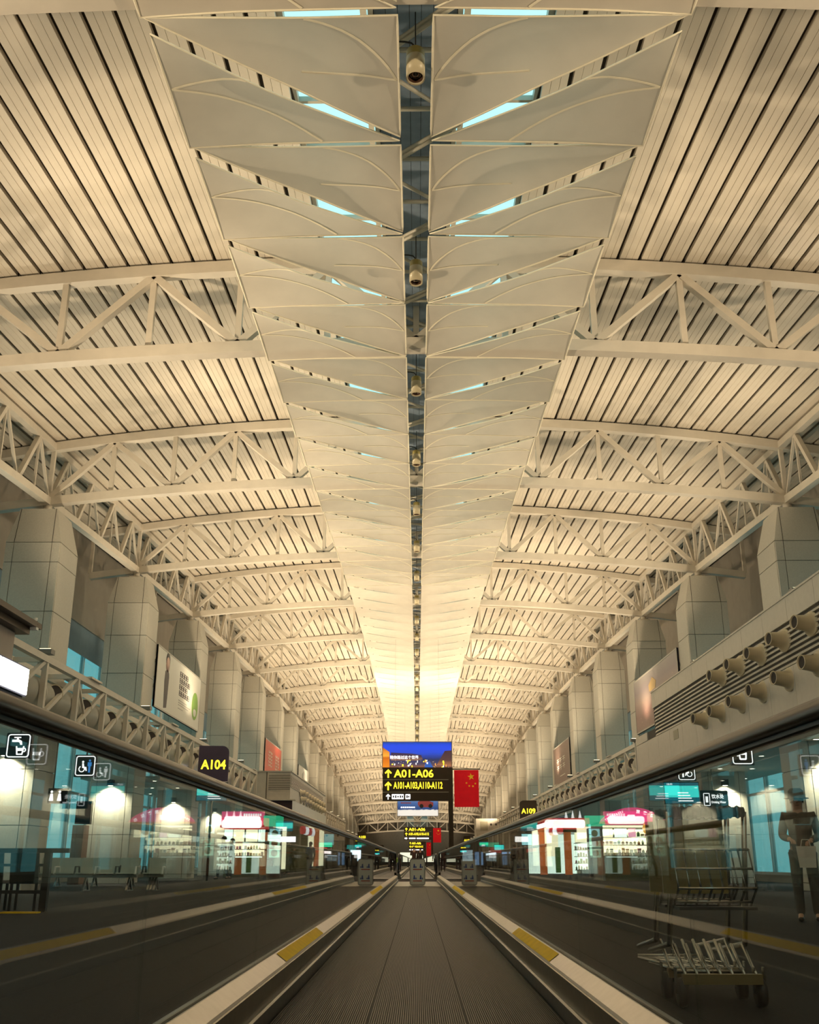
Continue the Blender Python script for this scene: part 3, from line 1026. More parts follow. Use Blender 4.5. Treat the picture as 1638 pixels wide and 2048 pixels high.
# ------------------------------------------------------------------ hanging posters
def ramp_mat(name, stops, axis='Z', emit=.6, noise=None):
    """flat print: colour stops along generated axis with optional coloured specks"""
    m = bpy.data.materials.new(name); m.use_nodes = True
    nt = m.node_tree; b = nt.nodes['Principled BSDF']
    tc = nt.nodes.new('ShaderNodeTexCoord'); sp = nt.nodes.new('ShaderNodeSeparateXYZ')
    nt.links.new(tc.outputs['Generated'], sp.inputs[0])
    cr = nt.nodes.new('ShaderNodeValToRGB')
    while len(cr.color_ramp.elements) < len(stops): cr.color_ramp.elements.new(.5)
    for e, (p, c) in zip(cr.color_ramp.elements, stops):
        e.position = p; e.color = (*c, 1)
    nz = nt.nodes.new('ShaderNodeTexNoise'); nz.inputs['Scale'].default_value = 9
    nt.links.new(tc.outputs['Generated'], nz.inputs['Vector'])
    ad = nt.nodes.new('ShaderNodeMath'); ad.operation = 'MULTIPLY_ADD'; ad.inputs[1].default_value = .10; 
    nt.links.new(nz.outputs['Fac'], ad.inputs[0])
    sb = nt.nodes.new('ShaderNodeMath'); sb.operation = 'SUBTRACT'; sb.inputs[1].default_value = .05
    nt.links.new(sp.outputs[{'X': 0, 'Y': 1, 'Z': 2}[axis]], sb.inputs[0])
    nt.links.new(sb.outputs[0], ad.inputs[2])
    nt.links.new(ad.outputs[0], cr.inputs[0])
    col = cr.outputs[0]
    if noise:
        vo = nt.nodes.new('ShaderNodeTexVoronoi'); vo.inputs['Scale'].default_value = noise[0]
        nt.links.new(tc.outputs['Generated'], vo.inputs['Vector'])
        lt = nt.nodes.new('ShaderNodeMath'); lt.operation = 'LESS_THAN'; lt.inputs[1].default_value = noise[1]
        nt.links.new(vo.outputs['Distance'], lt.inputs[0])
        zz = nt.nodes.new('ShaderNodeMath'); zz.operation = 'LESS_THAN'; zz.inputs[1].default_value = noise[2]
        nt.links.new(sp.outputs[2], zz.inputs[0])
        mu = nt.nodes.new('ShaderNodeMath'); mu.operation = 'MULTIPLY'
        nt.links.new(lt.outputs[0], mu.inputs[0]); nt.links.new(zz.outputs[0], mu.inputs[1])
        mx = nt.nodes.new('ShaderNodeMix'); mx.data_type = 'RGBA'
        nt.links.new(mu.outputs[0], mx.inputs['Factor']); nt.links.new(col, mx.inputs['A'])
        mx.inputs['B'].default_value = (*noise[3], 1)
        col = mx.outputs['Result']
    nt.links.new(col, b.inputs['Base Color']); nt.links.new(col, b.inputs['Emission Color'])
    b.inputs['Emission Strength'].default_value = emit
    b.inputs['Roughness'].default_value = .4
    return m
def hanging(yy, px0, px1, py0, py1, name, label, m, d=.12):
    a = at(px0, py1, Y=yy); b = at(px1, py0, Y=yy)
    t = thing(name, label, 'poster', (a.x, yy, a.z))
    w, h = b.x - a.x, b.z - a.z
    MB().bb(0, w, 0, d, 0, h).build('panel', m, t)
    m2 = MB(); frame_mesh(m2, w + .06, h + .06, .02, .04, -.02, d + .02, w / 2, h / 2, 1); m2.build('frame', M_STEEL, t)
    zt = zbot(0, yy) - .13 - a.z
    for x in (.18 * w, .82 * w):
        MB().tube([(x, d / 2, h), (x, d / 2, zt)], .004, 6).build('hanger_wire', M_STEEL, t)
    return t, w, h
yp = YT(4)
t, w, h = hanging(yp, 765, 903, 1484, 1537, 'hanging_poster', 'large blue night street poster hanging above the nearest direction sign',
    ramp_mat('night_print', [(0, (.25, .10, .03)), (.18, (.06, .05, .10)), (.35, (.02, .03, .10)), (.55, (.02, .06, .50)), (.8, (.015, .06, .75)), (1, (.01, .05, .35))], emit=.75, noise=(26, .16, .30, (.9, .75, .45))))
MB().prism([(0, 0), (.10 * w, 0), (.10 * w, .62 * h), (0, .80 * h)], -.012, -.004).build('printed_house', ramp_mat('orange_house', [(0, (.9, .28, .02)), (.5, (.55, .14, .01)), (.6, (.95, .4, .05)), (1, (.35, .1, .02))], emit=.6), t)
MB().prism([(w, .08 * h), (w, .68 * h), (.90 * w, .66 * h), (.82 * w, .30 * h), (.78 * w, .12 * h)], -.012, -.004).build('printed_house', ramp_mat('brown_house', [(0, (.45, .2, .1)), (.4, (.10, .05, .05)), (1, (.06, .03, .05))], emit=.5), t)
MB().prism([(.12 * w, .30 * h), (.50 * w, .30 * h), (.58 * w, .34 * h), (.56 * w, .5 * h), (.42 * w, .56 * h), (.12 * w, .60 * h)], -.008, -.003).build('printed_house', ramp_mat('dim_house', [(0, (.30, .16, .10)), (.5, (.07, .04, .08)), (1, (.04, .03, .09))], emit=.5), t)
MB().prism([(.60 * w, 0), (.74 * w, 0), (.68 * w, .28 * h), (.62 * w, .22 * h)], -.012, -.004).build('printed_canal', ramp_mat('canal', [(0, (.02, .12, .55)), (1, (.05, .10, .4))], emit=.6), t)
text('陪你路过这个世界', M_WLET, t, w=w * .41, h=h * .14, loc=(.315 * w, -.014, .42 * h), bold=.012)
rr = random.Random(5)
for q in range(26):
    x = rr.uniform(.12, .92) * w; z = rr.uniform(.02, .30) * h
    MB().bb(x - .02, x + .02 + rr.random() * .04, -.014, -.008, z, z + .03 + rr.random() * .09).build('printed_light', rr.choice([M_WLET, M_YEL, mat('print_orange', (.9, .4, .08), .5, emit=.8, var=.02)]), t)
t, w, h = hanging(YT(7), 795, 876, 1580, 1632, 'hanging_poster', 'smaller blue and white poster with a red car below the direction sign',
    ramp_mat('car_print', [(0, (.9, .9, .9)), (.22, (.9, .9, .9)), (.25, (.02, .06, .22)), (.5, (.06, .14, .40)), (.75, (.25, .40, .65)), (1, (.5, .62, .8))], emit=.5))
car = [(.50, .44), (.53, .36), (.60, .34), (.80, .33), (.88, .38), (.88, .52), (.80, .56), (.74, .68), (.60, .68), (.54, .56), (.50, .54)]
MB().prism([(x * w, z * h) for x, z in car], -.015, -.004).build('printed_car', mat('print_car_red', (.30, .05, .05), .4, emit=.25, var=.1, scale=5), t)
for x in (.59, .81):
    MB().disc((x * w, -.017, .38 * h), .05 * h * 1.6, (0, -1, 0), 14).build('printed_wheel', M_BLACK, t)
for z, w0, m in ((.60, .30, M_REDP), (.50, .26, M_REDP), (.33, .36, M_WLET)):
    for q in range(7):
        MB().bb((.08 + w0 * q / 7) * w, (.08 + w0 * (q + .75) / 7) * w, -.012, -.004, (z - .025) * h, (z + .025) * h).build('printed_letter', m, t)

# ------------------------------------------------------------------ gate number signs
M_PURP = mat('gate_sign_purple', (.085, .065, .125), .35, var=.05)
M_TEAL = mat('screen_teal', (.02, .45, .42), .4, emit=.9, ecol=(.05, .75, .68), var=.02)
M_TEALD = mat('screen_dark_teal', (.02, .16, .22), .4, emit=.4, ecol=(.02, .22, .30), var=.02)
M_GREEN = mat('screen_green', (.02, .5, .25), .4, emit=.8, ecol=(.03, .75, .38), var=.02)
def screen(t, cx, z0, z1, w, m, y=-.06, rows=3):
    MB().bb(cx - w / 2, cx + w / 2, y, y + .12, z0, z1).build('screen_case', M_BLACK, t)
    s = MB().bb(cx - w / 2 + .03, cx + w / 2 - .03, y - .008, y, z0 + .03, z1 - .03).build('screen', m, t)
    hh = z1 - z0
    MB().bb(cx - w / 2 + .03, cx + w / 2 - .03, y - .012, y - .008, z0 + .03, z0 + hh * .30).build('screen_band', M_TEALD, t)
    MB().bb(cx - w / 2 + .03, cx + w / 2 - .03, y - .012, y - .008, z1 - hh * .18, z1 - .03).build('screen_band', M_TEALD, t)
    for q in range(rows):
        zz = z0 + hh * (.12 + .12 * q)
        MB().bb(cx - w * .12, cx + w * (.30 - .04 * q), y - .016, y - .012, zz, zz + hh * .045).build('screen_text', M_WLET, t)
def gate_sign(num, px0, px1, py0, py1, X, bm, label, scr=None, rz=0.0, hang=5.0, round_right=True):
    cxp = (px0 + px1) / 2
    c = at(cxp, py1, X=X); yy = c.y
    a = at(px0, py1, Y=yy); b = at(px1, py0, Y=yy)
    w, h = b.x - a.x, b.z - a.z
    t = thing('gate_sign', label, 'sign', ((a.x + b.x) / 2, yy, 0), rz)
    r = .22 * w
    pts = rrect(w, h, r, 6, 0, a.z + h / 2)
    sgn = 1 if round_right else -1
    pts = [(x, z) if (x * sgn > 0 and z > a.z + h / 2) else (math.copysign(w / 2, x), math.copysign(h / 2, z - a.z - h / 2) + a.z + h / 2) for x, z in pts]
    q = []
    for p_ in pts:
        if not q or (abs(p_[0] - q[-1][0]) + abs(p_[1] - q[-1][1])) > 1e-5: q.append(p_)
    MB().prism(q, -.08, .08).build('board', bm, t)
    text(num, M_YEL, t, w=w * .82, h=h * .27, loc=(0, -.084, a.z + h * .47), bold=.025)
    if scr:
        screen(t, 0, a.z - h * .55, a.z - .03, w * 1.02, scr)
    MB().tube([(0, .10, 0 if hang == 0 else a.z), (0, .10, hang if hang else a.z)], .05, 8).build('hanger' if hang else 'post', M_STEEL, t)
    return t
gate_sign('A104', 395, 459, 1492, 1563, -8.2, M_PURP, 'large purple gate sign with yellow number on the left', M_TEAL, rz=.12, hang=0)
gate_sign('A109', 1040, 1073, 1601, 1641, 8.4, M_DBROWN, 'brown gate sign with yellow number on the right', M_TEAL, hang=0, round_right=False)
gate_sign('A103', 715, 733, 1664, 1683, -8.3, M_DBROWN, 'small brown gate sign far on the left', M_GREEN, hang=0)
gate_sign('A110', 927, 940, 1672, 1688, 8.3, M_DBROWN, 'small brown gate sign far on the right', M_TEAL, hang=0, round_right=False)
gate_sign('A102', 755, 768, 1690, 1700, -6.4, M_DBROWN, 'tiny gate sign near the far end on the left', M_TEAL, hang=0)
gate_sign('A111', 892, 901, 1696, 1705, 5.4, M_DBROWN, 'tiny gate sign near the far end on the right', M_TEAL, hang=0)

# ------------------------------------------------------------------ pictogram light boxes
M_SIGNB = mat('sign_black', (.02, .022, .024), .35, var=.05)
M_SBLUE = mat('picto_blue', (.05, .22, .55), .4, emit=.7, ecol=(.05, .25, .65), var=.02)
def picto(px, py, X, size, kind, label, hang=3.97, flip=1):
    c = at(px, py, X=X)
    t = thing('pictogram_sign', label, 'sign', (c.x, c.y, c.z))
    s = size
    MB().prism(rrect(s * 1.12, s * 1.12, s * .05, 3), -.06, .06).build('box', M_SIGNB, t)
    m = MB(); frame_mesh(m, s, s, s * .13, s * .045, -.068, -.06); m.build('white_frame', M_WLET, t)
    def pol(pts, nm='pictogram', mm=M_WLET):
        MB().prism([(flip * x * s, z * s) for x, z in pts], -.070, -.06).build(nm, mm, t)
    def ringp(cx, cz, r0, r1, a0=0, a1=360, nm='pictogram', mm=M_WLET):
        n = 16
        o = [(cx + r1 * math.cos(math.radians(a0 + (a1 - a0) * i / n)), cz + r1 * math.sin(math.radians(a0 + (a1 - a0) * i / n))) for i in range(n + 1)]
        i_ = [(cx + r0 * math.cos(math.radians(a0 + (a1 - a0) * i / n)), cz + r0 * math.sin(math.radians(a0 + (a1 - a0) * i / n))) for i in range(n + 1)]
        mb = MB()
        for k in range(n):
            mb.prism([(flip * x * s, z * s) for x, z in (o[k], o[k + 1], i_[k + 1], i_[k])], -.070, -.06)
        mb.build(nm, mm, t)
    if kind == 'water':
        pol([(-.22, .38), (.08, .38), (.08, .33), (-.22, .33)])
        pol([(-.10, .33), (-.02, .33), (-.02, .26), (-.10, .26)])
        pol([(-.30, .26), (.02, .26), (.13, .20), (.16, .04), (.07, .04), (.04, .13), (-.02, .16), (-.30, .16)])
        for a, b in (((-.08, -.02), (-.03, -.38)), ((.24, -.02), (.19, -.38))):
            dx = .028
            pol([(a[0] - dx, a[1]), (a[0] + dx, a[1]), (b[0] + dx, b[1]), (b[0] - dx, b[1])])
        pol([(-.05, -.34), (.21, -.34), (.20, -.39), (-.04, -.39)])
        pol([(-.06, -.10), (.22, -.10), (.20, -.22), (-.05, -.22)])
        ringp(.25, -.18, .055, .10, -90, 90)
    elif kind == 'cup':
        for a, b in (((-.18, .30), (-.12, -.28)), ((.22, .30), (.16, -.28))):
            dx = .035
            pol([(a[0] - dx, a[1]), (a[0] + dx, a[1]), (b[0] + dx, b[1]), (b[0] - dx, b[1])])
        pol([(-.12, -.22), (.16, -.22), (.15, -.30), (-.11, -.30)])
        pol([(-.17, .12), (.21, .12), (.19, -.05), (-.15, -.05)])
        ringp(-.20, .02, .09, .15, 90, 270)
    else:
        ringp(-.17, -.16, .12, .165, 120, 400)
        ringp(-.13, .20, 0, .055)
        pol([(-.17, .13), (-.09, .13), (-.05, -.05), (.06, -.06), (.10, -.25), (.04, -.26), (.0, -.12), (-.15, -.11)])
        mm = M_SBLUE if kind == 'toilet' else M_WLET
        ringp(.22, .26, 0, .055, mm=mm)
        pol([(.12, .18), (.32, .18), (.32, -.02), (.27, -.02), (.27, -.34), (.17, -.34), (.17, -.02), (.12, -.02)], mm=mm)
    for x in (-.03, .03):
        MB().tube([(0, x, s * .56), (0, x, hang - c.z)], .012, 6).build('hanger', M_BLACK, t)
    return t
picto(39, 1492, -9.1, .52, 'water', 'black sign with a tap and cup pictogram on the left', hang=4.0)
picto(172, 1532, -9.1, .53, 'toilet', 'black sign with wheelchair and blue figure on the left', hang=3.97)
picto(1483, 1508, 9.35, .58, 'cup', 'black sign with a white cup under the nozzle wall', hang=4.08)
picto(1372, 1543, 9.35, .58, 'wheel', 'black sign with white wheelchair and figure on the right', hang=4.06, flip=-1)
c0 = at(1363, 1586, X=9.35)
t = thing('flight_display', 'teal flight screen under the wheelchair sign on the right', 'screen', (c0.x, c0.y, c0.z))
screen(t, 0, -.38, .38, 1.25, M_TEAL, rows=4)
text('16:41', M_WLET, t, h=.07, loc=(-.42, -.074, .30))
MB().tube([(0, .09, .38), (0, .09, 4.06 - c0.z)], .03, 8).build('hanger', M_STEEL, t)
c0 = at(1428, 1599, X=10.2)
t = thing('drinking_water_sign', 'black drinking water sign with white writing on the right', 'sign', (c0.x, c0.y, c0.z))
MB().bb(-.48, .48, -.05, .05, -.30, .30).build('board', M_SIGNB, t)
m = MB(); frame_mesh(m, .22, .42, .03, .022, -.058, -.05, -.26, 0); m.build('white_frame', M_WLET, t)
MB().bb(-.30, -.22, -.058, -.05, -.10, .10).build('pictogram', M_WLET, t)
text('饮水处', M_WLET, t, w=.42, h=.15, loc=(.12, -.054, .10), bold=.015)
text('Drinking Water', M_WLET, t, w=.50, h=.10, loc=(.14, -.054, -.10), bold=.012)
MB().tube([(0, .06, .30), (0, .06, 3.75 - c0.z)], .02, 8).build('hanger', M_STEEL, t)
c0 = at(104, 1592, X=-10.0)
t = thing('toilet_direction_sign', 'small dark sign with white pictograms hanging by the left window', 'sign', (c0.x, c0.y, c0.z))
MB().bb(-.42, .42, -.04, .04, -.20, .20).build('board', M_SIGNB, t)
for x in (-.25, 0, .22):
    MB().prism([(x - .06, -.13), (x + .06, -.13), (x + .03, .06), (x - .03, .06)], -.05, -.04).build('pictogram', M_WLET, t)
    MB().disc((x, -.045, .11), .035, (0, -1, 0), 10).build('pictogram', M_WLET, t)
MB().tube([(0, .05, .2), (0, .05, 4.0 - c0.z)], .02, 8).build('hanger', M_STEEL, t)

# ------------------------------------------------------------------ wall washers on the columns
M_WASH = mat('washer_glow', (1, .95, .75), .4, emit=14.0, ecol=(1, .93, .70))
for n, sx, zz, lab in ((1, -1, 3.35, 'first left'), (2, -1, 3.25, 'second left'), (3, -1, 3.2, 'third left'), (4, -1, 3.2, 'fourth left'), (1, 1, 3.3, 'first right'), (2, 1, 3.25, 'second right')):
    yy = YT(n) - CW / 2
    t = thing('wall_washer', 'small downlight on the front of the %s column' % lab, 'lamp', (sx * XC, yy, zz), group='downlights on the column fronts')
    MB().bb(-.10, .10, -.26, -.02, .02, .22).build('housing', M_BLACK, t)
    MB().bb(-.02, .02, -.10, .0, .08, .14).build('bracket', M_BLACK, t)
    MB().disc((0, -.14, .015), .085, (0, 0, -1), 16).build('lens', M_WASH, t)
    spot('washer_beam', (0, -.20, -.03), (0, .02, -1.0), 420, (1, .92, .66), angle=140, blend=.8, size=.05, parent=t)
# ------------------------------------------------------------------ posters between the columns
M_FRAME = mat('poster_frame', (.40, .38, .34), .4, var=.04)
def side_poster(px_near, py_top, py_bot, n, sx, label, m, marks=None):
    X = sx * 10.03
    ya, yb = YT(n) + .80, YT(n + 1) - .80
    z1 = at(px_near, py_top, X=X).z; z0 = at(px_near, py_bot, X=X).z
    L = yb - ya; h = z1 - z0
    # local x runs along the hall so that the face looks to the hall's middle
    rz = PI / 2 if sx < 0 else -PI / 2
    t = thing('wall_poster', label, 'poster', (X, (ya + yb) / 2, z0), rz)
    MB().bb(-L / 2, L / 2, -.02, .05, 0, h).build('panel', m, t)
    q = MB(); frame_mesh(q, L, h, .01, .06, -.03, .055, 0, h / 2, 1); q.build('frame', M_FRAME, t)
    for x in (-L / 2 + .1, L / 2 - .1):
        MB().bb(x - .05, x + .05, .05, .60, h * .3, h * .36).bb(x - .05, x + .05, .05, .60, h * .7, h * .76).build('bracket', M_FRAME, t)
    return t, L, h
M_PWHITE = mat('poster_white', (.66, .66, .60), .4, var=.03, scale=.6)
M_PINK = mat('print_ink', (.05, .045, .05), .5, var=.1)
M_PGREEN = mat('print_green', (.22, .42, .07), .5, var=.06)
t, L, h = side_poster(311, 1283, 1415, 2, -1, 'white poster with a dark suited figure and green oval on the left', M_PWHITE)
fig = [(-.10, 0), (.13, .03), (.17, .30), (.20, .62), (.17, .70), (.06, .74), (-.02, .74), (-.14, .70), (-.17, .5), (-.14, .25)]
fx = -.30 * L
MB().prism([(fx + x * 1.9, h * (.06 + z * .86)) for x, z in fig], -.028, -.02).build('printed_suit', M_PINK, t)
MB().lathe([(0, 0), (.30, 0), (.30, .008), (0, .008)], (fx + .06, -.02, h * .79), (0, -1, 0), n=18).build('printed_face', mat('print_skin', (.62, .40, .33), .5, var=.05), t)
MB().lathe([(0, 0), (.33, 0), (.33, .006), (0, .006)], (fx + .06, -.02, h * .855), (0, -1, 0), n=18).build('printed_hair', M_PINK, t)
for r, (nw_, zz) in enumerate(((4, .80), (5, .69), (4, .58), (5, .47))):
    for c in range(nw_):
        x = -.02 * L + c * .40
        MB().bb(x, x + .36, -.028, -.02, h * (zz - .045), h * (zz + .045)).build('printed_block', M_PINK, t)
        q = MB()
        q.bb(x + .06, x + .30, -.032, -.028, h * (zz + .02), h * (zz + .03)).bb(x + .06, x + .30, -.032, -.028, h * (zz - .03), h * (zz - .02)).bb(x + .15, x + .20, -.032, -.028, h * (zz - .03), h * (zz + .03))
        q.build('printed_glyph', M_WHITE, t)
for zz, w_ in ((.34, 1.6), (.30, 2.3), (.26, 2.0), (.20, .9)):
    MB().bb(-.02 * L, -.02 * L + w_, -.026, -.02, h * zz, h * (zz + .012)).build('printed_line', mat('print_grey', (.35, .35, .33), .5, var=.03), t)
ell = [(.37 * L + .62 * math.cos(a), h * .42 + h * .25 * math.sin(a)) for a in [2 * PI * i / 28 for i in range(28)]]
MB().prism(ell, -.028, -.02).build('printed_oval', M_PGREEN, t)
MB().prism([(.37 * L + .30 * math.cos(a), h * .32 + h * .09 * math.sin(a) * (1 if math.sin(a) < 0 else .5)) for a in [2 * PI * i / 20 for i in range(20)]], -.034, -.028).build('printed_cup', M_PWHITE, t)
M_PRED = mat('poster_red', (.50, .055, .035), .4, var=.05, scale=.6)
t, L, h = side_poster(527, 1472, 1548, 5, -1, 'red poster with white writing between the left columns', M_PRED)
for c0_ in (-.30, .12):
    for k in range(5):
        for c in range(2):
            x = (c0_ + c * .13) * L; z = h * (.30 + .09 * k)
            MB().bb(x, x + .09 * L, -.03, -.02, z, z + h * .018).bb(x, x + .02 * L, -.03, -.02, z, z + h * .06).bb(x + .07 * L, x + .09 * L, -.03, -.02, z, z + h * .06).build('printed_glyph', M_PWHITE, t)
t, L, h = side_poster(597, 1528, 1562, 7, -1, 'pale grey poster far along the left columns', mat('poster_pale', (.55, .55, .52), .4, var=.06))
MB().prism([(-.1 * L, .1 * h), (.2 * L, .1 * h), (.25 * L, .6 * h), (.05 * L, .85 * h), (-.12 * L, .6 * h)], -.028, -.02).build('printed_shape', mat('print_grey', (.35, .35, .33), .5), t)
t, L, h = side_poster(1362, 1288, 1420, 2, 1, 'purple brown picture poster behind the nozzle wall on the right',
    ramp_mat('purple_print', [(0, (.20, .12, .10)), (.3, (.26, .14, .13)), (.55, (.30, .22, .20)), (.75, (.22, .18, .20)), (1, (.30, .27, .26))], emit=.02, noise=(16, .10, .7, (.50, .32, .18))))
MB().prism([(-.12 * L, .62 * h), (.02 * L, .62 * h), (.04 * L, .74 * h), (-.04 * L, .84 * h), (-.13 * L, .74 * h)], -.028, -.02).build('printed_shape', mat('print_gold', (.5, .34, .14), .5, var=.1), t)
t, L, h = side_poster(1143, 1470, 1565, 5, 1, 'brown poster with pale writing between the right columns', mat('poster_brown', (.16, .10, .085), .4, var=.08))
for r_ in range(2):
    for c in range(3):
        x = (-.28 + .18 * c) * L; z = h * (.62 - .16 * r_)
        q = MB(); q.bb(x, x + .14 * L, -.03, -.02, z, z + .012 * h).bb(x + .06 * L, x + .08 * L, -.03, -.02, z - .05 * h, z + .06 * h).bb(x + .01 * L, x + .13 * L, -.03, -.02, z + .05 * h, z + .062 * h); q.build('printed_glyph', M_PWHITE, t)
MB().bb(-.1 * L, .2 * L, -.03, -.02, .26 * h, .275 * h).build('printed_line', M_PWHITE, t)

# ------------------------------------------------------------------ louvred box on the left, four-hole box on the right
def slats(t, x0, x1, y0, y1, z0, z1, n, axis):
    for k in range(n):
        z = z0 + (z1 - z0) * k / n; hh = (z1 - z0) / n
        if axis == 'y':
            MB().bb(x0, x1, y0 - .04, y0 + .02, z, z + hh * .6).build('louvre_slat', M_CLAD, t)
        else:
            MB().bb(x1 - .02, x1 + .04, y0, y1, z, z + hh * .6).build('louvre_slat', M_CLAD, t)
lb = thing('louvred_box', 'beige clad box with louvres protruding on the left beyond the truss', 'air unit', (0, 0, 0))
bx0, bx1, by0, by1 = -9.95, -7.25, 60.4, 83.5
MB().bb(bx0, bx1, by0, by1, 4.05, 5.60).build('box_core', M_CLAD, lb)
MB().bb(bx0 - .02, bx1 + .06, by0 - .06, by1, 5.58, 5.64).build('top_coping', M_CLAD, lb)
MB().bb(bx0 + 1.32, bx0 + 1.36, by0 - .02, by0, 4.05, 5.58).build('joint', M_JOINT, lb)
MB().bb(bx0 + 1.45, bx1 - .02, by0 - .012, by0 - .002, 4.55, 5.40).bb(bx1 + .002, bx1 + .012, by0 + .1, by1 - 2, 4.75, 5.40).build('louvre_opening', M_DARKHOLE, lb)
slats(lb, bx0 + 1.45, bx1, by0, by0, 4.55, 5.40, 9, 'y')
slats(lb, bx1, bx1, by0, by1 - 2, 4.75, 5.40, 8, 'x')
tm2 = MB(); trumpet(tm2, (0, 0, 0), (1, 0, .05), .24, .15, .34); tm2 = tm2.mesh('nozzle')
for k in range(9):
    obj('nozzle', tm2, M_NOZ, lb, loc=(bx1 + .03, by0 + 5 + 1.8 * k, 4.70))
    obj('nozzle', tm2, M_NOZ, lb, loc=(bx1 + .03, by0 + 5.6 + 1.8 * k, 4.33))
hb = thing('four_hole_box', 'beige wall box with four round holes far on the right', 'air unit', (0, 0, 0))
yy = 126.0
a, b = at(953, 1690, Y=yy), at(999, 1637, Y=yy)
MB().bb(a.x, b.x, yy, yy + 4, 3.0, b.z).build('box', M_CLAD, hb)
for px, py in ((982, 1649), (992, 1649), (966, 1671), (988, 1671)):
    p = at(px, py, Y=yy)
    MB().disc((p.x, yy - .01, p.z), .13, (0, -1, 0), 16).build('hole', M_DARKHOLE, hb)
p = at(968, 1652, Y=yy)
MB().bb(p.x - .45, p.x + .45, yy - .02, yy, p.z - .5, p.z + .5).build('access_flap', MATS['flap_olive'], hb)
MB().bb(a.x + .3, a.x + .5, yy + .2, yy + .4, 0, 3.0).bb(b.x - .5, b.x - .3, yy + .2, yy + .4, 0, 3.0).build('leg', M_CLAD, hb)

# ------------------------------------------------------------------ kiosk at the left edge with bright light box, camera on an arm
M_LBOX = mat('lightbox_white', (1, 1, .95), .4, emit=5.0, ecol=(1, .97, .88))
M_NAVY = mat('navy_panel', (.05, .06, .12), .35, var=.06)
yk = 21.9
k0 = at(26, 1300, Y=yk)
ls = thing('left_kiosk', 'tall kiosk at the left edge with a glowing white light box', 'kiosk', (0, 0, 0))
xr = k0.x
MB().bb(-10.0, xr, 16, yk, 3.75, 5.45).build('wall', mat('kiosk_wall', (.34, .29, .25), .45, var=.05), ls)
MB().bb(-10.02, xr + .22, 15.8, yk + .25, 5.45, 5.60).build('roof', M_DBROWN, ls)
MB().bb(-10.02, xr + .40, 15.7, yk + .45, 5.60, 5.72).build('roof', M_DBROWN, ls)
la, lb_ = at(-40, 1376, Y=yk + .4), at(51, 1315, Y=yk + .4)
MB().bb(-10.0, xr + .36, 16, yk + .10, 4.06, 4.68).build('light_box_case', M_NAVY, ls)
MB().bb(-9.9, xr + .33, 15.97, 16, 4.10, 4.64).build('light_box', M_LBOX, ls)
MB().bb(xr + .36, xr + .39, yk - 2.9, yk - 1.5, 4.10, 4.64).build('light_box', M_LBOX, ls)
MB().bb(xr + .36, xr + .39, yk - 1.42, yk + .05, 4.10, 4.64).build('light_box', M_LBOX, ls)
MB().bb(-10.0, xr + .30, 16, yk + .05, 3.72, 4.06).build('navy_band', M_NAVY, ls)
for yq in (16.4, 17.3):
    MB().bb(-9.9, -9.75, yq, yq + .15, 0, 3.75).build('leg', M_DBROWN, ls)
cc = thing('security_camera', 'small dome security camera on a dark arm by the left column', 'camera', (xr + .38, yk + .2, 5.55))
e = at(71, 1236, Y=yk + .2)
MB().tube([(0, 0, .10), (e.x - xr - .38, 0, e.z - 5.55)], .03, 8).build('arm', M_DBROWN, cc)
ex, ez = e.x - xr - .38, e.z - 5.55
MB().lathe([(0, 0), (.05, 0), (.05, -.10), (0, -.10)], (ex, 0, ez), n=12).build('joint', M_WHITE, cc)
MB().bb(ex - .07, ex + .07, -.07, .07, ez - .27, ez - .10).build('housing', M_WHITE, cc)
MB().bb(ex - .06, ex + .06, -.08, -.06, ez - .18, ez - .12).build('lens_window', M_BLACK, cc)

# ------------------------------------------------------------------ shops
M_WARMP = mat('shop_panel_warm', (.9, .85, .55), .5, emit=1.5, ecol=(1, .95, .62), var=.04)
M_COOLP = mat('shop_panel_cool', (.8, .95, .85), .5, emit=1.6, ecol=(.80, 1, .85), var=.04)
M_HEADW = mat('header_white', (1, .97, .95), .5, emit=2.2, ecol=(1, .93, .90))
M_MAG = mat('shop_magenta', (.50, .04, .12), .4, emit=.9, ecol=(.75, .06, .20), var=.03)
M_HRED = mat('header_red', (.6, .06, .06), .4, emit=.5, ecol=(.8, .06, .05), var=.03)
M_ORANGE = mat('shop_orange', (.75, .20, .05), .5, emit=.35, ecol=(.9, .22, .05), var=.05)
M_DWOOD = mat('dark_wood', (.10, .035, .02), .4, var=.15, scale=8)
M_SHELF = mat('shelf_metal', (.35, .36, .33), .4, var=.05)
M_CTR = mat('counter_olive', (.16, .15, .07), .5, var=.08)
GOODN = ['cream', 'orange', 'green', 'blue', 'pink', 'white']
GOODC = [mat('goods_%s' % n, c, .5, var=.06) for n, c in (('cream', (.75, .68, .40)), ('orange', (.80, .35, .08)), ('green', (.15, .45, .15)), ('blue', (.12, .25, .55)), ('pink', (.75, .25, .35)), ('white', (.8, .8, .78)))]
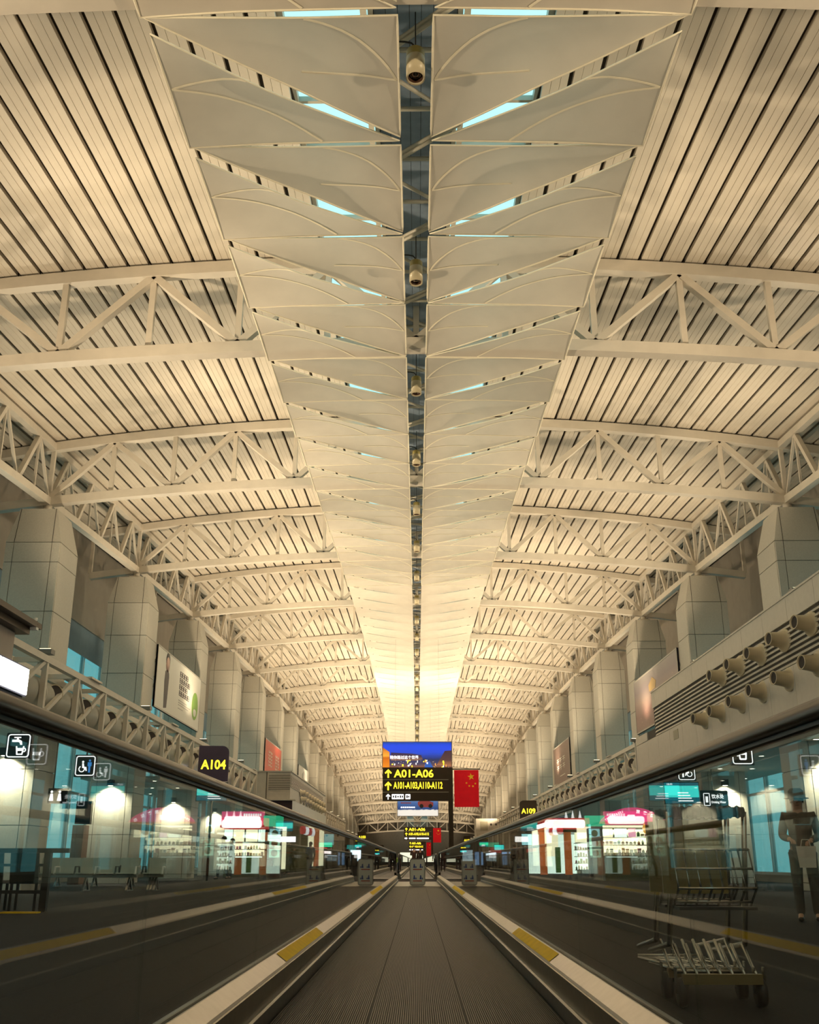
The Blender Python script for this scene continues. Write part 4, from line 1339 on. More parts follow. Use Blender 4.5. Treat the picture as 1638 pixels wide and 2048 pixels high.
def shelf_unit(t, x0, x1, y, z0, z1, n, depth=.45, label='', grp='', back=M_COOLP, cols=9):
    MB().bb(x0, x1, y + depth, y + depth + .06, z0, z1).build('back_panel', back, t)
    for k in range(n + 1):
        z = z0 + (z1 - z0) * k / n
        MB().bb(x0, x1, y, y + depth, z - .02, z + .02).build('shelf', M_SHELF, t)
    rr = random.Random(int(x0 * 100) + 11)
    for k in range(n):
        z = z0 + (z1 - z0) * k / n + .022; hmax = (z1 - z0) / n - .10
        for c in range(cols):
            if rr.random() < .12: continue
            w = (x1 - x0) / cols
            x = x0 + w * (c + .5)
            hh = hmax * rr.uniform(.45, .95)
            q = MB()
            ww = w * rr.uniform(.55, .8)
            kind_ = 'box' if rr.random() < .5 else 'jar'
            if kind_ == 'box':
                q.bb(-ww / 2, ww / 2, -.09, .09, 0, hh)
            else:
                q.lathe([(0, 0), (ww / 2, 0), (ww / 2, hh * .7), (ww / 5, hh * .85), (ww / 5, hh), (0, hh)], n=10)
            gi = rr.randrange(6)
            q.build('goods_' + kind_, GOODC[gi], None, loc=(x, y + .2, z), label='%s %s on %s shelf up, place %s from left, %s' % (GOODN[gi], kind_, nth(k + 1), nth(c + 1), label), cat=kind_, group=grp)

# right: arched mart
ym = 43.2
a = at(1204, 1705, Y=ym); b = at(1331, 1644, Y=ym)
x0, x1 = a.x, b.x
mk = thing('mart_kiosk', 'snack kiosk with an arched magenta sign on the right', 'kiosk', (0, 0, 0))
zh = b.z; za = at(1265, 1615, Y=ym).z
pts = [(x0, zh)]
for i in range(17):
    u = i / 16
    pts.append((x0 + (x1 - x0) * u, zh + .05 + (za - zh - .05) * math.sin(PI * u) ** .75))
pts.append((x1, zh))
MB().prism(pts, ym - .12, ym + .05).build('arched_sign', M_MAG, mk)
MB().bb(x0 - .03, x1 + .03, ym - .16, ym + .08, zh - .06, zh + .01).build('sign_ledge', M_ORANGE, mk)
def arc_text(body, u0, u1, sz, off):
    n = len(body)
    for i, ch in enumerate(body):
        u = u0 + (u1 - u0) * i / max(1, n - 1)
        if ch == ' ': continue
        x = x0 + (x1 - x0) * u
        z = zh + (za - zh) * math.sin(PI * u) ** .75 - off
        sl = math.atan2((za - zh) * .75 * math.cos(PI * u) * PI, (x1 - x0))
        o = text(ch, M_WLET, mk, h=sz, loc=(x, ym - .125, z), bold=.02)
        o.rotation_euler = (0, -sl, 0)
arc_text('TRAVELLERS', .08, .34, .085, .12)
text('MART', M_WLET, mk, w=.36, h=.10, loc=(x0 + (x1 - x0) * .31, ym - .125, zh + .15), bold=.02)
arc_text('旅客超市', .58, .90, .15, .15)
MB().prism(rrect(.30, .20, .03, 3, x0 + (x1 - x0) * .47, zh + .18), ym - .128, ym - .12).build('logo_plate', M_WLET, mk)
MB().bb(x0, x0 + .08, ym, ym + 2.4, 0, zh).build('post', M_SHELF, mk)
MB().bb(x1 - .08, x1, ym, ym + 2.4, 0, zh).build('post', M_SHELF, mk)
MB().bb(x0, x1, ym, ym + 2.4, zh - .05, zh + .02).build('canopy', M_SHELF, mk)
zm0, zm1 = at(1265, 1674, Y=ym).z, at(1265, 1650, Y=ym).z
cols_ = [(0, .22, M_WARMP), (.235, .44, M_COOLP), (.45, .58, mat('menu_pink', (.9, .4, .55), .5, emit=.9, ecol=(1, .45, .6), var=.05)), (.74, 1, M_WARMP)]
for u, v, m in cols_:
    MB().bb(x0 + (x1 - x0) * u + .02, x0 + (x1 - x0) * v - .02, ym + .5, ym + .55, zm0, zm1 - .12).build('menu_panel', m, mk)
MB().bb(x0 + .1, x1 - .1, ym + .4, ym + .46, zm1 - .08, zm1).build('light_strip', M_WARMP, mk)
MB().lathe([(0, 0), (.26, 0), (.26, .03), (0, .03)], (x0 + (x1 - x0) * .77, ym + .42, zm1 - .12), (0, -1, 0), n=20).build('pizza_plaque', mat('plaque_gold', (.85, .42, .05), .5, emit=.8, ecol=(1, .5, .08), var=.3, scale=9), mk)
MB().bb(x0 + .05, x1 - .05, ym + .05, ym + .75, 0, .95).build('counter', M_CTR, mk)
MB().bb(x0, x1, ym, ym + .8, .95, 1.0).build('counter_top', M_SHELF, mk)
MB().bb(x0 + .1, x1 - .1, ym + 2.36, ym + 2.4, 0, zh).build('back_wall', mat('kiosk_back', (.35, .28, .2), .6, var=.05), mk)
shelf_unit(mk, x0 + .15, x1 - .15, ym + 1.75, 1.05, 2.0, 3, .4, 'arched magenta kiosk', 'snacks in the arched kiosk', M_WARMP, 14)

# right: second shop with white header and the tall poster pillar
ys = 61.5
a = at(1080, 1745, Y=ys); b = at(1179, 1641, Y=ys)
x0, x1 = a.x, b.x
s2 = thing('corner_shop', 'shop with a glowing white and red header on the right', 'shop', (0, 0, 0))
zh0, zh1 = at(1130, 1659, Y=ys).z, at(1130, 1636, Y=ys).z
MB().bb(x0, x1, ys, ys + .3, zh0, zh1).build('header', M_HRED, s2)
MB().prism(rrect((x1 - x0) * .78, (zh1 - zh0) * .72, .15, 5, (x0 + x1) / 2 + .05, (zh0 + zh1) / 2), ys - .05, ys).build('glowing_panel', M_HEADW, s2)
for u in (.55, .68, .82):
    MB().prism([(x0 + (x1 - x0) * u - .09, zh1), (x0 + (x1 - x0) * u + .09, zh1), (x0 + (x1 - x0) * u, zh1 + .42)], ys, ys + .05).build('spire', M_WLET, s2)
MB().bb(x0 - .05, x1 + .05, ys - .02, ys + 6, zh0 - .14, zh0).build('fascia', M_SIGNB, s2)
MB().bb(x0, x1, ys + 5.9, ys + 6, 0, zh0).build('back_wall', M_COOLP, s2)
for u, m in ((.02, M_ORANGE), (.50, M_ORANGE)):
    MB().bb(x0 + (x1 - x0) * u, x0 + (x1 - x0) * (u + .14), ys + .3, ys + .4, 0, zh0 - .14).build('orange_panel', m, s2)
MB().bb(x0 + (x1 - x0) * .22, x0 + (x1 - x0) * .46, ys + 2, ys + 2.06, 1.0, 2.3).build('lit_panel', M_WARMP, s2)
MB().bb(x0 + (x1 - x0) * .36, x0 + (x1 - x0) * .46, ys + 1.2, ys + 1.3, .1, 1.5).build('green_stand', mat('stand_green', (.10, .28, .08), .5, emit=.15, ecol=(.1, .4, .08)), s2)
MB().bb(x0 + (x1 - x0) * .70, x1, ys + .15, ys + .2, 1.75, zh0 - .16).build('lit_panel', M_WARMP, s2)
shelf_unit(s2, x0 + (x1 - x0) * .70, x1, ys + .25, .25, 1.7, 4, .35, 'white header shop', 'products in the white header shop', M_COOLP, 6)
def ad_pillar(px0, px1, py0, py1, yy, label, base_m, cols3):
    a, b = at(px0, py1, Y=yy), at(px1, py0, Y=yy)
    t = thing('poster_pillar', label, 'pillar', (0, 0, 0))
    MB().bb(a.x, b.x, yy, yy + .6, 0, a.z).build('base', base_m, t)
    MB().bb(a.x, b.x, yy + .05, yy + .6, a.z, b.z).build('case', M_BLACK, t)
    n = len(cols3)
    for i, m in enumerate(cols3):
        z0 = a.z + (b.z - a.z) * i / n; z1 = a.z + (b.z - a.z) * (i + 1) / n
        MB().bb(a.x + .03, b.x - .03, yy + .02, yy + .05, z0 + .02, z1 - .02).build('lit_poster', m, t)
        q = MB(); cx = (a.x + b.x) / 2; q.disc((cx, yy + .015, (z0 + z1) / 2), (b.x - a.x) * .28, (0, -1, 0), 14); q.build('printed_dish', GOODC[i % 3], t)
M_ADT = mat('ad_teal', (.3, .7, .75), .4, emit=.8, ecol=(.35, .8, .85), var=.15, scale=2)
M_ADG = mat('ad_green', (.4, .8, .55), .4, emit=.8, ecol=(.45, .9, .65), var=.15, scale=2)
ad_pillar(1179, 1200, 1648, 1712, 55.0, 'tall lit poster pillar between the right shops', M_SIGNB, [M_ADG, M_ADG, M_ADT])

# left: shop with red header
yl = 52.5
a = at(437, 1745, Y=yl); b = at(528, 1625, Y=yl)
x0, x1 = a.x, b.x
s1 = thing('food_shop', 'food shop with a glowing red and white header on the left', 'shop', (0, 0, 0))
zh0, zh1 = at(480, 1650, Y=yl).z, at(480, 1623, Y=yl).z
MB().bb(x0, x1, yl, yl + .35, zh0, zh1).build('header', M_MAG, s1)
MB().prism(rrect((x1 - x0) * .86, (zh1 - zh0) * .56, .12, 5, (x0 + x1) / 2, zh0 + (zh1 - zh0) * .36), yl - .05, yl).build('glowing_panel', M_HEADW, s1)
for q in range(8):
    x = x0 + (x1 - x0) * (.52 + .055 * q)
    MB().bb(x, x + .08, yl - .02, yl, zh1 - .22, zh1 - .10).build('lettering', M_WLET, s1)
MB().bb(x0 - .05, x1 + .05, yl - .03, yl + 5, zh0 - .12, zh0).build('fascia', M_SIGNB, s1)
MB().bb(x0, x1, yl + 4.9, yl + 5.0, 0, zh0).build('back_wall', M_CTR, s1)
for u, v, m in ((.0, .20, M_COOLP), (.22, .48, M_WARMP), (.52, .80, M_WARMP), (.82, .98, M_COOLP)):
    MB().bb(x0 + (x1 - x0) * u, x0 + (x1 - x0) * v, yl + 1.0, yl + 1.05, 1.65, zh0 - .18).build('menu_panel', m, s1)
MB().bb(x0 + .2, x1 - .1, yl + .1, yl + .7, 0, .9).build('counter', M_CTR, s1)
MB().bb(x0 + .2, x1 - .1, yl + .08, yl + .72, .9, .95).build('counter_top', M_COOLP, s1)
shelf_unit(s1, x0 + .25, x1 - .15, yl + 1.3, .98, 1.6, 2, .4, 'red header food shop', 'food in the red header shop', M_WARMP, 12)
p0, p1 = at(528, 1655, Y=yl), at(566, 1633, Y=yl)
MB().bb(x1, p1.x, yl - .02, yl + .3, zh0 - .06, zh1 - .2).build('green_light_panel', M_GREEN, s1)
ad_pillar(536, 562, 1657, 1716, 51.0, 'lit green poster pillar with a dark red base on the left', M_DWOOD, [M_ADG, M_ADG, M_ADT])

# left: shop under the louvred box
s3 = thing('gift_shop', 'shop with dark fascia and awning under the louvred box', 'shop', (0, 0, 0))
MB().bb(-9.9, -7.1, 60.3, 60.5, 3.05, 4.02).build('fascia', mat('fascia_plum', (.045, .02, .025), .4, var=.1), s3)
MB().bb(-10.0, -6.9, 60.0, 60.4, 3.98, 4.05).build('ledge', M_CLAD, s3)
MB().bb(-7.2, -7.1, 60.5, 83, 3.35, 4.02).build('fascia', M_PWHITE, s3)
MB().bb(-9.9, -9.8, 60.5, 83, 0, 4.0).build('back_wall', M_CTR, s3)
MB().bb(-9.9, -7.2, 83.0, 83.2, 0, 4.0).build('end_wall', M_CTR, s3)
MB().prism([(-7.1, 3.3), (-6.2, 2.95), (-6.2, 2.88), (-7.1, 3.2)], 62, 70).build('awning', mat('awning_blue', (.04, .07, .30), .5, var=.08), s3)
MB().prism([(-6.2, 2.96), (-6.16, 2.96), (-6.16, 2.70), (-6.2, 2.70)], 62, 70).build('awning_edge', M_HEADW, s3)
for k in range(3):
    MB().bb(-7.22, -7.12, 71 + 4 * k, 74 + 4 * k, .4, 2.9).build('lit_panel', (M_WARMP, M_ORANGE, M_WARMP)[k], s3)
for k in range(2):
    MB().bb(-9.4 + 1.1 * k, -8.6 + 1.1 * k, 61.5, 61.6, .3, 2.6).build('lit_panel', (M_COOLP, M_WARMP)[k], s3)
MB().bb(-9.8, -7.1, 60.5, 83, 3.0, 3.05).build('ceiling_panel', M_SOFF, s3)
for k in range(4):
    q = MB(); q.lathe([(0, 0), (.16, .05), (.2, .25), (.16, .45), (0, .5)], n=12)
    q.build('hanging_lantern', (M_HRED, M_WLET)[k % 2], None, loc=(-6.75, 63.2 + 1.9 * k, 2.22), label='%s lantern, %s from the front, under the awning of the left shop' % (('red', 'white')[k % 2], nth(k + 1)), cat='lantern', group='lanterns under the awning')
# far lit boards near the end of the hall
def lit_board(px0, px1, py0, py1, yy, m, label, legs=True):
    a, b = at(px0, py1, Y=yy), at(px1, py0, Y=yy)
    t = thing('lit_board', label, 'screen', (0, 0, 0))
    z0 = max(a.z, .1)
    MB().bb(a.x - .04, b.x + .04, yy, yy + .15, z0 - .04, b.z + .04).build('case', M_BLACK, t)
    MB().bb(a.x, b.x, yy - .02, yy, z0, b.z).build('glowing_face', m, t)
    cx = (a.x + b.x) / 2
    if legs: MB().bb(cx - .06, cx + .06, yy + .02, yy + .12, 0, z0).build('post', M_BLACK, t)
lit_board(694, 713, 1690, 1700, 110, M_TEAL, 'teal screen standing far on the left')
lit_board(708, 722, 1702, 1716, 118, M_HEADW, 'white glowing board beyond the far left screens')
lit_board(972, 998, 1685, 1694, 105, M_GREEN, 'green screen far on the right beside the red stall')
lit_board(980, 1002, 1695, 1706, 100, M_HRED, 'red glowing stall front far on the right')
lit_board(925, 945, 1700, 1722, 150, mat('cold_white', (.7, .9, 1), .4, emit=1.6, ecol=(.65, .88, 1)), 'cold white shop front far on the right')
lit_board(950, 966, 1704, 1730, 130, mat('cold_blue', (.3, .5, .9), .4, emit=1.0, ecol=(.35, .6, 1)), 'blue glowing shop front far on the right')
lit_board(800, 846, 1705, 1724, 197.84, mat('cream_glow', (.8, .78, .6), .4, emit=.9, ecol=(.85, .85, .62)), 'cream glowing doorway in the end wall', False)
lit_board(1030, 1062, 1673, 1684, 72, M_HEADW, 'white glowing band over the distant right counter')
lit_board(640, 668, 1668, 1690, 84.5, M_ADT, 'pale blue poster board past the gift shop')

# ------------------------------------------------------------------ waiting benches on the left
M_SEAT = mat('seat_grey_green', (.42, .46, .40), .35, metal=.0, var=.06)
def bench(x0, y, n, label, rz=0.0, m=M_SEAT, grp='metal waiting benches'):
    t = thing('waiting_bench', label, 'bench', (x0, y, 0), rz, group=grp)
    w = .53
    MB().bb(0, n * w, .22, .30, .33, .40).build('beam', M_STEEL, t)
    for k in range(n):
        cx = w * (k + .5)
        q = MB(); q.sweep([(cx, -.02, .44), (cx, .05, .425), (cx, .25, .40), (cx, .42, .405)], [(-.235, -.012), (.235, -.012), (.235, .012), (-.235, .012)], side=(1, 0, 0)); q.build('seat', m, t)
        q = MB(); q.sweep([(cx, .44, .42), (cx, .50, .58), (cx, .56, .82)], [(-.235, -.012), (.235, -.012), (.235, .012), (-.235, .012)], side=(1, 0, 0)); q.build('backrest', m, t)
    for k in range(n + 1):
        x = w * k
        q = MB(); q.rect([(x, .46, .42), (x, .42, .60), (x, .10, .60), (x, .06, .42)], .04, .03, side=(1, 0, 0)); q.build('armrest', M_WHITE if k % 2 else M_BLACK, t)
    for x in (.35 * w, (n - .35) * w, n * w / 2):
        q = MB(); q.bar((x, .26, .35), (x, .0, .02), .05, .05).bar((x, .26, .35), (x, .52, .02), .05, .05).bb(x - .03, x + .03, -.05, .57, 0, .025); q.build('leg', M_STEEL, t)
    return t
bench(-10.0, 28.2, 5, 'row of five grey metal seats beyond the left glass')
bench(-7.2, 28.3, 1, 'single grey metal seat right of the long bench')
bench(-11.2, 33.0, 5, 'farther row of grey metal seats behind the first bench')
# dark rail and chairs in front of the bench at the left edge
fr = thing('rail_frame', 'black metal rail frame standing at the left edge', 'rail', (-6.4, 16.9, 0))
for x in (-.9, .62):
    MB().bb(x - .05, x + .05, -.05, .05, 0, .92).build('post', M_BLACK, fr)
MB().bb(-1.0, .95, -.05, .05, .86, .93).build('top_rail', M_BLACK, fr)
MB().bb(-.9, .62, -.03, .03, .26, .31).build('bottom_rail', M_BLACK, fr)
MB().bb(-.9, .62, -.02, .02, .66, .70).build('middle_rail', M_BLACK, fr)
M_DKSEAT = mat('dark_seat', (.022, .020, .020), .5, var=.1)
for k in range(2):
    ch = thing('dark_chair', ('dark chair behind the black rail, nearer the left edge', 'dark chair behind the black rail, nearer the grey bench')[k], 'chair', (-6.75 + .56 * k, 17.25, 0), .08, group='dark chairs behind the black rail')
    MB().bb(-.22, .22, -.2, .2, .40, .45).build('seat', M_DKSEAT, ch)
    q = MB(); q.sweep([(0, -.20, .42), (0, -.24, .62), (0, -.30, .86)], [(-.22, -.015), (.22, -.015), (.22, .015), (-.22, .015)], side=(1, 0, 0)); q.build('backrest', M_DKSEAT, ch)
    for x, y in ((-.19, -.17), (.19, -.17), (-.19, .17), (.19, .17)):
        MB().bb(x - .02, x + .02, y - .02, y + .02, 0, .40).build('leg', M_BLACK, ch)
for k, x in enumerate((-7.1, -5.95)):
    MB().bb(x - .28, x + .28, 16.3, 16.5, .0, .02).build('floor_sticker', M_YELSTRIP, label=('yellow floor sticker near the left edge under the rail', 'yellow floor sticker under the right rail post')[k], cat='sticker', group='yellow floor stickers')
# dark screen on a brown stand between the left columns
sc_ = thing('television_stand', 'dark television on a tall brown cabinet by the left window', 'television', (0, 0, 0))
a, b = at(138, 1725, Y=36.0), at(168, 1650, Y=36.0)
MB().bb(a.x, b.x, 36, 36.6, 0, b.z).build('cabinet', M_DWOOD, sc_)
c, d = at(147, 1648, Y=36), at(182, 1602, Y=36)
MB().bb(c.x, d.x, 36.1, 36.3, c.z, d.z).build('screen', M_BLACK, sc_)

# ------------------------------------------------------------------ luggage trolleys on the right
M_CHROME = mat('trolley_steel', (.62, .61, .57), .25, metal=1.0, var=.06)
M_BOARD = mat('trolley_board', (.36, .27, .08), .45, var=.08, scale=4)
M_DGREY = mat('trolley_plastic', (.05, .045, .045), .45, var=.1)
def trolley_parts():
    P = []
    w = .21
    for s in (-1, 1):
        q = MB(); q.tube([(s * w, .0, 1.0), (s * w, .12, .55), (s * w, .22, .30), (s * .9 * w, .85, .22)], .016, 8); P.append(('side_frame', q.mesh('side_frame'), M_CHROME))
    q = MB(); q.tube([(-w, 0, 1.0), (w, 0, 1.0)], .028, 10); P.append(('handle', q.mesh('handle'), M_DGREY))
    q = MB()
    for k in range(9): q.lathe([(.03, -.012), (.036, 0), (.03, .012)], (-w * .85 + k * w * .21, 0, 1.0), (1, 0, 0), n=10)
    P.append(('handle_grip', q.mesh('handle_grip'), M_DGREY))
    P.append(('advert_board', MB().bb(-w * 1.25, w * .45, .035, .055, .57, .96).mesh('advert_board'), M_BOARD))
    for k in range(8):
        x = -w + 2 * w * k / 7
        P.append(('basket_wire', MB().tube([(x, -.02, .80), (x, -.10, .60), (x, .05, .50)], .007, 6).mesh('basket_wire'), M_CHROME))
    for z, y in ((.80, -.02), (.70, -.06), (.60, -.10), (.53, .0)):
        P.append(('basket_rail', MB().tube([(-w, y, z), (w, y, z)], .008, 6).mesh('basket_rail'), M_CHROME))
    P.append(('basket_floor', MB().bb(-w, w, -.08, .06, .49, .505).mesh('basket_floor'), M_DGREY))
    for k in range(7):
        x = -w * .9 + 1.8 * w * k / 6
        P.append(('platform_bar', MB().tube([(x, .20, .30), (x, .05, .20), (x, -.02, .16)], .010, 6).mesh('platform_bar'), M_CHROME))
        P.append(('platform_bar', MB().tube([(x, .22, .17), (x, .88, .15)], .010, 6).mesh('platform_bar'), M_CHROME))
    for y in (.22, .45, .68, .88):
        P.append(('platform_rail', MB().tube([(-w * .92, y, .16), (w * .92, y, .16)], .012, 6).mesh('platform_rail'), M_CHROME))
    P.append(('front_bumper', MB().bb(-w, w, -.05, .0, .12, .17).mesh('front_bumper'), mat('bumper_gold', (.42, .34, .16), .35, metal=.6, var=.08)))
    for x, y in ((-w, .02), (w, .02), (0, .86)):
        q = MB(); q.lathe([(0, -.02), (.07, -.02), (.075, 0), (.07, .02), (0, .02)], (x, y, .075), (1, 0, 0), n=16); P.append(('wheel', q.mesh('wheel'), M_DGREY))
        q = MB(); q.bb(x - .03, x - .022, y - .02, y + .02, .07, .20).bb(x + .022, x + .03, y - .02, y + .02, .07, .20); P.append(('fork', q.mesh('fork'), M_CHROME))
    return P
TP = trolley_parts()
for k in range(2):
    t = thing('luggage_trolley', ('nearer luggage trolley beyond the right glass', 'luggage trolley nested behind the nearer one beyond the right glass')[k], 'trolley', (1.62, 6.0 + .34 * k, 0), 0, group='nested luggage trolleys')
    for nm, me, m in TP:
        obj(nm, me, m, t)

# ------------------------------------------------------------------ people
def skin_mesh(joints, edges, sub=2):
    me = bpy.data.meshes.new('b')
    me.from_pydata([j[0] for j in joints], edges, [])
    o = bpy.data.objects.new('b', me); COL.objects.link(o)
    md = o.modifiers.new('s', 'SKIN'); md.use_smooth_shade = True
    lay = me.skin_vertices[0].data
    for i, j in enumerate(joints):
        r = j[1]
        lay[i].radius = r if isinstance(r, tuple) else (r, r)
    lay[0].use_root = True
    ss = o.modifiers.new('u', 'SUBSURF'); ss.levels = sub; ss.render_levels = sub
    dg = bpy.context.evaluated_depsgraph_get()
    out = bpy.data.meshes.new_from_object(o.evaluated_get(dg))
    bpy.data.objects.remove(o)
    out.materials.clear()
    for p in out.polygons: p.use_smooth = True
    return out
def pose_meshes(stride=.0, arm='down', sub=1, fingers=False):
    """a 1.70 m figure facing -Y"""
    sw = stride
    pel, chest, neck, hd = (0, 0, .95), (0, .0, 1.30), (0, 0, 1.47), (0, -.02, 1.58)
    shL, shR = (-.19, 0, 1.40), (.19, 0, 1.40)
    if arm == 'front':
        elL, haL = (-.25, .02, 1.13), (-.14, -.24, 1.08); elR, haR = (.25, .02, 1.13), (.12, -.26, 1.06)
    elif arm == 'mixed':
        elL, haL = (-.26, .03, 1.12), (-.27, -.05, .84); elR, haR = (.25, .0, 1.13), (.14, -.22, 1.18)
    else:
        elL, haL = (-.25, .04 + sw * .2, 1.12), (-.27, -.03 + sw * .35, .86); elR, haR = (.25, .04 - sw * .2, 1.12), (.27, -.03 - sw * .35, .86)
    hipL, hipR = (-.10, 0, .90), (.10, 0, .90)
    knL, knR = (-.11, -.05 - sw * .25, .50), (.11, -.05 + sw * .25, .50)
    anL, anR = (-.11, .02 - sw * .42, .10), (.11, .03 + sw * .5, .10 + abs(sw) * .05)
    toL, toR = (-.12, -.13 - sw * .42, .035), (.12, -.11 + sw * .5, .035 + abs(sw) * .04)
    wL = tuple(Vector(haL) * .9 + Vector(elL) * .1); wR = tuple(Vector(haR) * .9 + Vector(elR) * .1)
    J = [(pel, (.15, .11)), (chest, (.16, .115)), (neck, (.06, .06)), (hd, (.085, .10)), ((0, -.02, 1.66), (.07, .085)),
         (shL, .065), (elL, .045), (wL, .030), (shR, .065), (elR, .045), (wR, .030),
         (hipL, .09), (knL, .06), (anL, .04), (toL, .035), (hipR, .09), (knR, .06), (anR, .04), (toR, .035), ((0, 0, 1.10), (.145, .10))]
    E = [(0, 19), (19, 1), (1, 2), (2, 3), (3, 4), (1, 5), (5, 6), (6, 7), (1, 8), (8, 9), (9, 10), (0, 11), (11, 12), (12, 13), (13, 14), (0, 15), (15, 16), (16, 17), (17, 18)]
    def hand(w, h, s, J, E, base):
        d = (Vector(h) - Vector(w)).normalized()
        side = d.cross(Vector((0, 0, 1)))
        if side.length < .2: side = Vector((0, 1, 0))
        side.normalize()
        dn = side.cross(d).normalized()
        b = len(J)
        pc = Vector(w) + d * .06
        J.append((tuple(pc), (.032, .016))); E.append((base, b))
        for k, (off, ln) in enumerate(((-.026, .062), (-.009, .075), (.009, .070), (.026, .055))):
            k0 = pc + d * .035 + side * off; k1 = k0 + d * ln * .5 + dn * -.012; k2 = k1 + d * ln * .35 + dn * -.03
            i = len(J)
            J += [(tuple(k0), .010), (tuple(k1), .009), (tuple(k2), .008)]
            E += [(b, i), (i, i + 1), (i + 1, i + 2)]
        th0 = pc + side * .034 * s; th1 = th0 + d * .03 + side * .02 * s; th2 = th1 + d * .025
        i = len(J)
        J += [(tuple(th0), .012), (tuple(th1), .011), (tuple(th2), .009)]; E += [(b, i), (i, i + 1), (i + 1, i + 2)]
    hand(wL, haL, 1, J, E, 7); hand(wR, haR, -1, J, E, 10)
    body = skin_mesh(J, E, sub)
    # a nose, ears and brow pushed out of the head
    J2 = [((0, 0, .98), (.175, .135)), ((0, 0, 1.14), (.165, .125)), ((0, 0, 1.30), (.185, .14)), ((0, 0, 1.42), (.10, .09)),
          (shL, .085), (elL, .062), (wL, .046), (shR, .085), (elR, .062), (wR, .046), ((0, 0, .82), (.18, .14))]
    E2 = [(0, 1), (1, 2), (2, 3), (2, 4), (4, 5), (5, 6), (2, 7), (7, 8), (8, 9), (0, 10)]
    jacket = skin_mesh(J2, E2, sub)
    aL = (anL[0], anL[1], anL[2] - .03); aR = (anR[0], anR[1], anR[2] - .03)
    J3 = [((0, 0, .93), (.155, .12)), ((-.10, 0, .86), .105), (knL, .078), (aL, .062), ((.10, 0, .86), .105), (knR, .078), (aR, .062)]
    E3 = [(0, 1), (1, 2), (2, 3), (0, 4), (4, 5), (5, 6)]
    tr = skin_mesh(J3, E3, sub)
    shoes = []
    for an, to in ((anL, toL), (anR, toR)):
        shoes.append(skin_mesh([((an[0], an[1] + .04, an[2] - .05), .042), ((an[0], an[1] - .06, an[2] - .06), .045), ((to[0], to[1] - .02, to[2]), (.042, .032))], [(0, 1), (1, 2)], 1))
    hair = MB()
    n, mrow = 14, 8
    vs = []; fs = []
    for i in range(mrow + 1):
        ph = PI * .60 * i / mrow
        for k in range(n):
            a_ = 2 * PI * k / n
            cut = 1.0 if math.sin(a_) > -.3 else .72
            p_ = ph * cut
            vs.append((.098 * math.sin(p_) * math.cos(a_), .01 + .115 * math.sin(p_) * math.sin(a_), 1.625 + .115 * math.cos(p_)))
    for i in range(mrow):
        for k in range(n):
            fs.append((i * n + k, (i + 1) * n + k, (i + 1) * n + (k + 1) % n, i * n + (k + 1) % n))
    hair.add(vs, fs, True)
    face = MB()
    face.lathe([(0, 0), (.014, .006), (.012, .02), (0, .03)], (0, -.105, 1.585), (0, -1, .2), n=8)
    ears = MB()
    for s in (-1, 1):
        ears.lathe([(0, 0), (.022, .004), (.02, .012), (0, .016)], (s * .080, .0, 1.60), (s, 0, 0), n=8)
    eyes = MB()
    for s in (-1, 1):
        eyes.lathe([(0, 0), (.011, .002), (.007, .008), (0, .010)], (s * .032, -.100, 1.615), (0, -1, 0), n=8)
    eyes.bb(-.025, .025, -.112, -.100, 1.545, 1.551)
    return dict(body=body, jacket=jacket, trousers=tr, shoe=shoes, hair=hair.mesh('hair'), nose=face.mesh('nose'), ears=ears.mesh('ear'), eyes=eyes.mesh('eyes'))
POSES = {'stand': pose_meshes(0, 'down', 2), 'walk': pose_meshes(.45, 'down', 1), 'hold': pose_meshes(.05, 'front', 2), 'mixed': pose_meshes(.2, 'mixed', 1)}
CLOTH = {}
def cm(c):
    if c not in CLOTH: CLOTH[c] = mat('cloth_%d' % len(CLOTH), c, .8, var=.1, scale=12, bump=.15)
    return CLOTH[c]
def person(x, y, rz, pose, top, leg, label, h=1.70, z=0.0, hat=None, hair=M_HAIR):
    P = POSES[pose]
    t = thing('person', label, 'person', (x, y, z), rz)
    t.scale = (h / 1.7,) * 3
    def pp(nm, me, m):
        o = bpy.data.objects.new(nm, me); COL.objects.link(o); o.parent = t
        if not me.materials: me.materials.append(None)
        o.material_slots[0].link = 'OBJECT'; o.material_slots[0].material = m
        return o
    b = pp('body', P['body'], M_SKIN)
    pp('nose', P['nose'], M_SKIN); pp('ear', P['ears'], M_SKIN); pp('eye', P['eyes'], M_HAIR)
    pp('jacket', P['jacket'], cm(top)); pp('trousers', P['trousers'], cm(leg))
    for s in P['shoe']: pp('shoe', s, M_BLACK)
    pp('hair', P['hair'], hair)
    if hat:
        q = MB(); q.lathe([(0, .13), (.07, .125), (.105, .09), (.115, .0), (.17, -.01), (.17, -.018), (.10, -.018)], (0, 0, 1.66), n=18); q.build('hat', cm(hat), t)
    return t
pr = person(5.05, 14.2, -.35, 'hold', (.17, .15, .12), (.13, .12, .10), 'person in grey brown coat and hat holding a white bag beyond right glass', 1.58, hat=(.14, .12, .095))
bgm = MB(); bgm.prism([(-.10, 0), (.10, 0), (.12, .26), (-.12, .26)], -.04, .04)
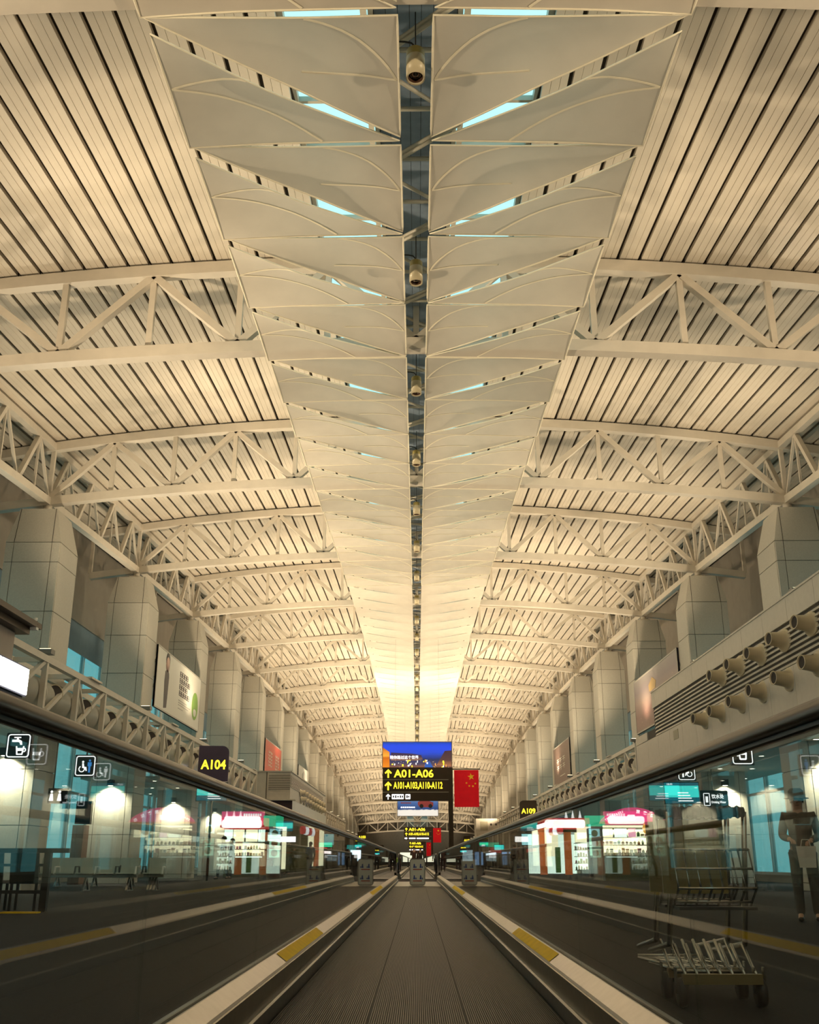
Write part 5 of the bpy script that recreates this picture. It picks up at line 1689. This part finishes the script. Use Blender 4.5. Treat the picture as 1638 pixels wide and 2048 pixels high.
bag = thing('paper_bag', 'white paper bag held by the person in the hat', 'bag', (4.98, 13.86, .66), -.35)
bgm.build('pouch', M_WHITE, bag)
MB().tube([(-.06, 0, .26), (-.04, 0, .34), (.04, 0, .34), (.06, 0, .26)], .006, 6).build('handle', M_WHITE, bag)
def pat(px, py, y): return at(px, py, Y=y).x
person(pat(797, 1735, 86.0), 86.0, 3.0, 'walk', (.30, .45, .06), (.08, .09, .14), 'small person in bright green top beside the second walkway', 1.15)
person(-.25, 80.0, 3.1, 'mixed', (.07, .03, .025), (.05, .02, .02), 'person in dark red brown jacket on the second walkway', 1.72, z=.01)
person(.22, 80.8, 3.0, 'stand', (.03, .022, .02), (.03, .02, .02), 'person in black jacket beside the red brown one on the walkway', 1.66, z=.01)
for k, (px, lab) in enumerate(((785, 'black standing board left of the walkway end'), (897, 'black standing board beside the dark sign post on the right'))):
    sb = thing('standing_board', lab, 'board', (pat(px, 1735, 57.0), 57.0 - k * 1.2, 0))
    MB().bb(-.17, .17, -.03, .03, .05, 1.05).build('panel', M_BLACK, sb)
    MB().bb(-.22, .22, -.18, .18, 0, .05).build('base', M_BLACK, sb)
person(pat(1029, 1735, 63.0), 63.0, 1.2, 'walk', (.03, .026, .03), (.02, .02, .022), 'person in dark coat walking before the right counter', 1.66)
person(pat(1039, 1735, 64.0), 64.0, 1.1, 'walk', (.10, .03, .05), (.03, .03, .04), 'person in plum top beside the dark coat on the right', 1.58)
person(pat(445, 1735, 46.0), 46.0, -1.2, 'walk', (.025, .03, .028), (.02, .02, .02), 'person in dark green jacket passing the left shop', 1.72)
person(pat(462, 1735, 47.5), 47.5, -1.4, 'stand', (.05, .05, .055), (.02, .02, .025), 'person in grey top passing the left shop', 1.66)
person(pat(620, 1735, 56.0), 56.0, -2.4, 'mixed', (.08, .16, .30), (.04, .05, .08), 'person in blue top near the gift shop', 1.66)
person(pat(690, 1735, 70.0), 70.0, 2.8, 'stand', (.03, .025, .025), (.02, .02, .02), 'person in dark clothes far on the left', 1.72)
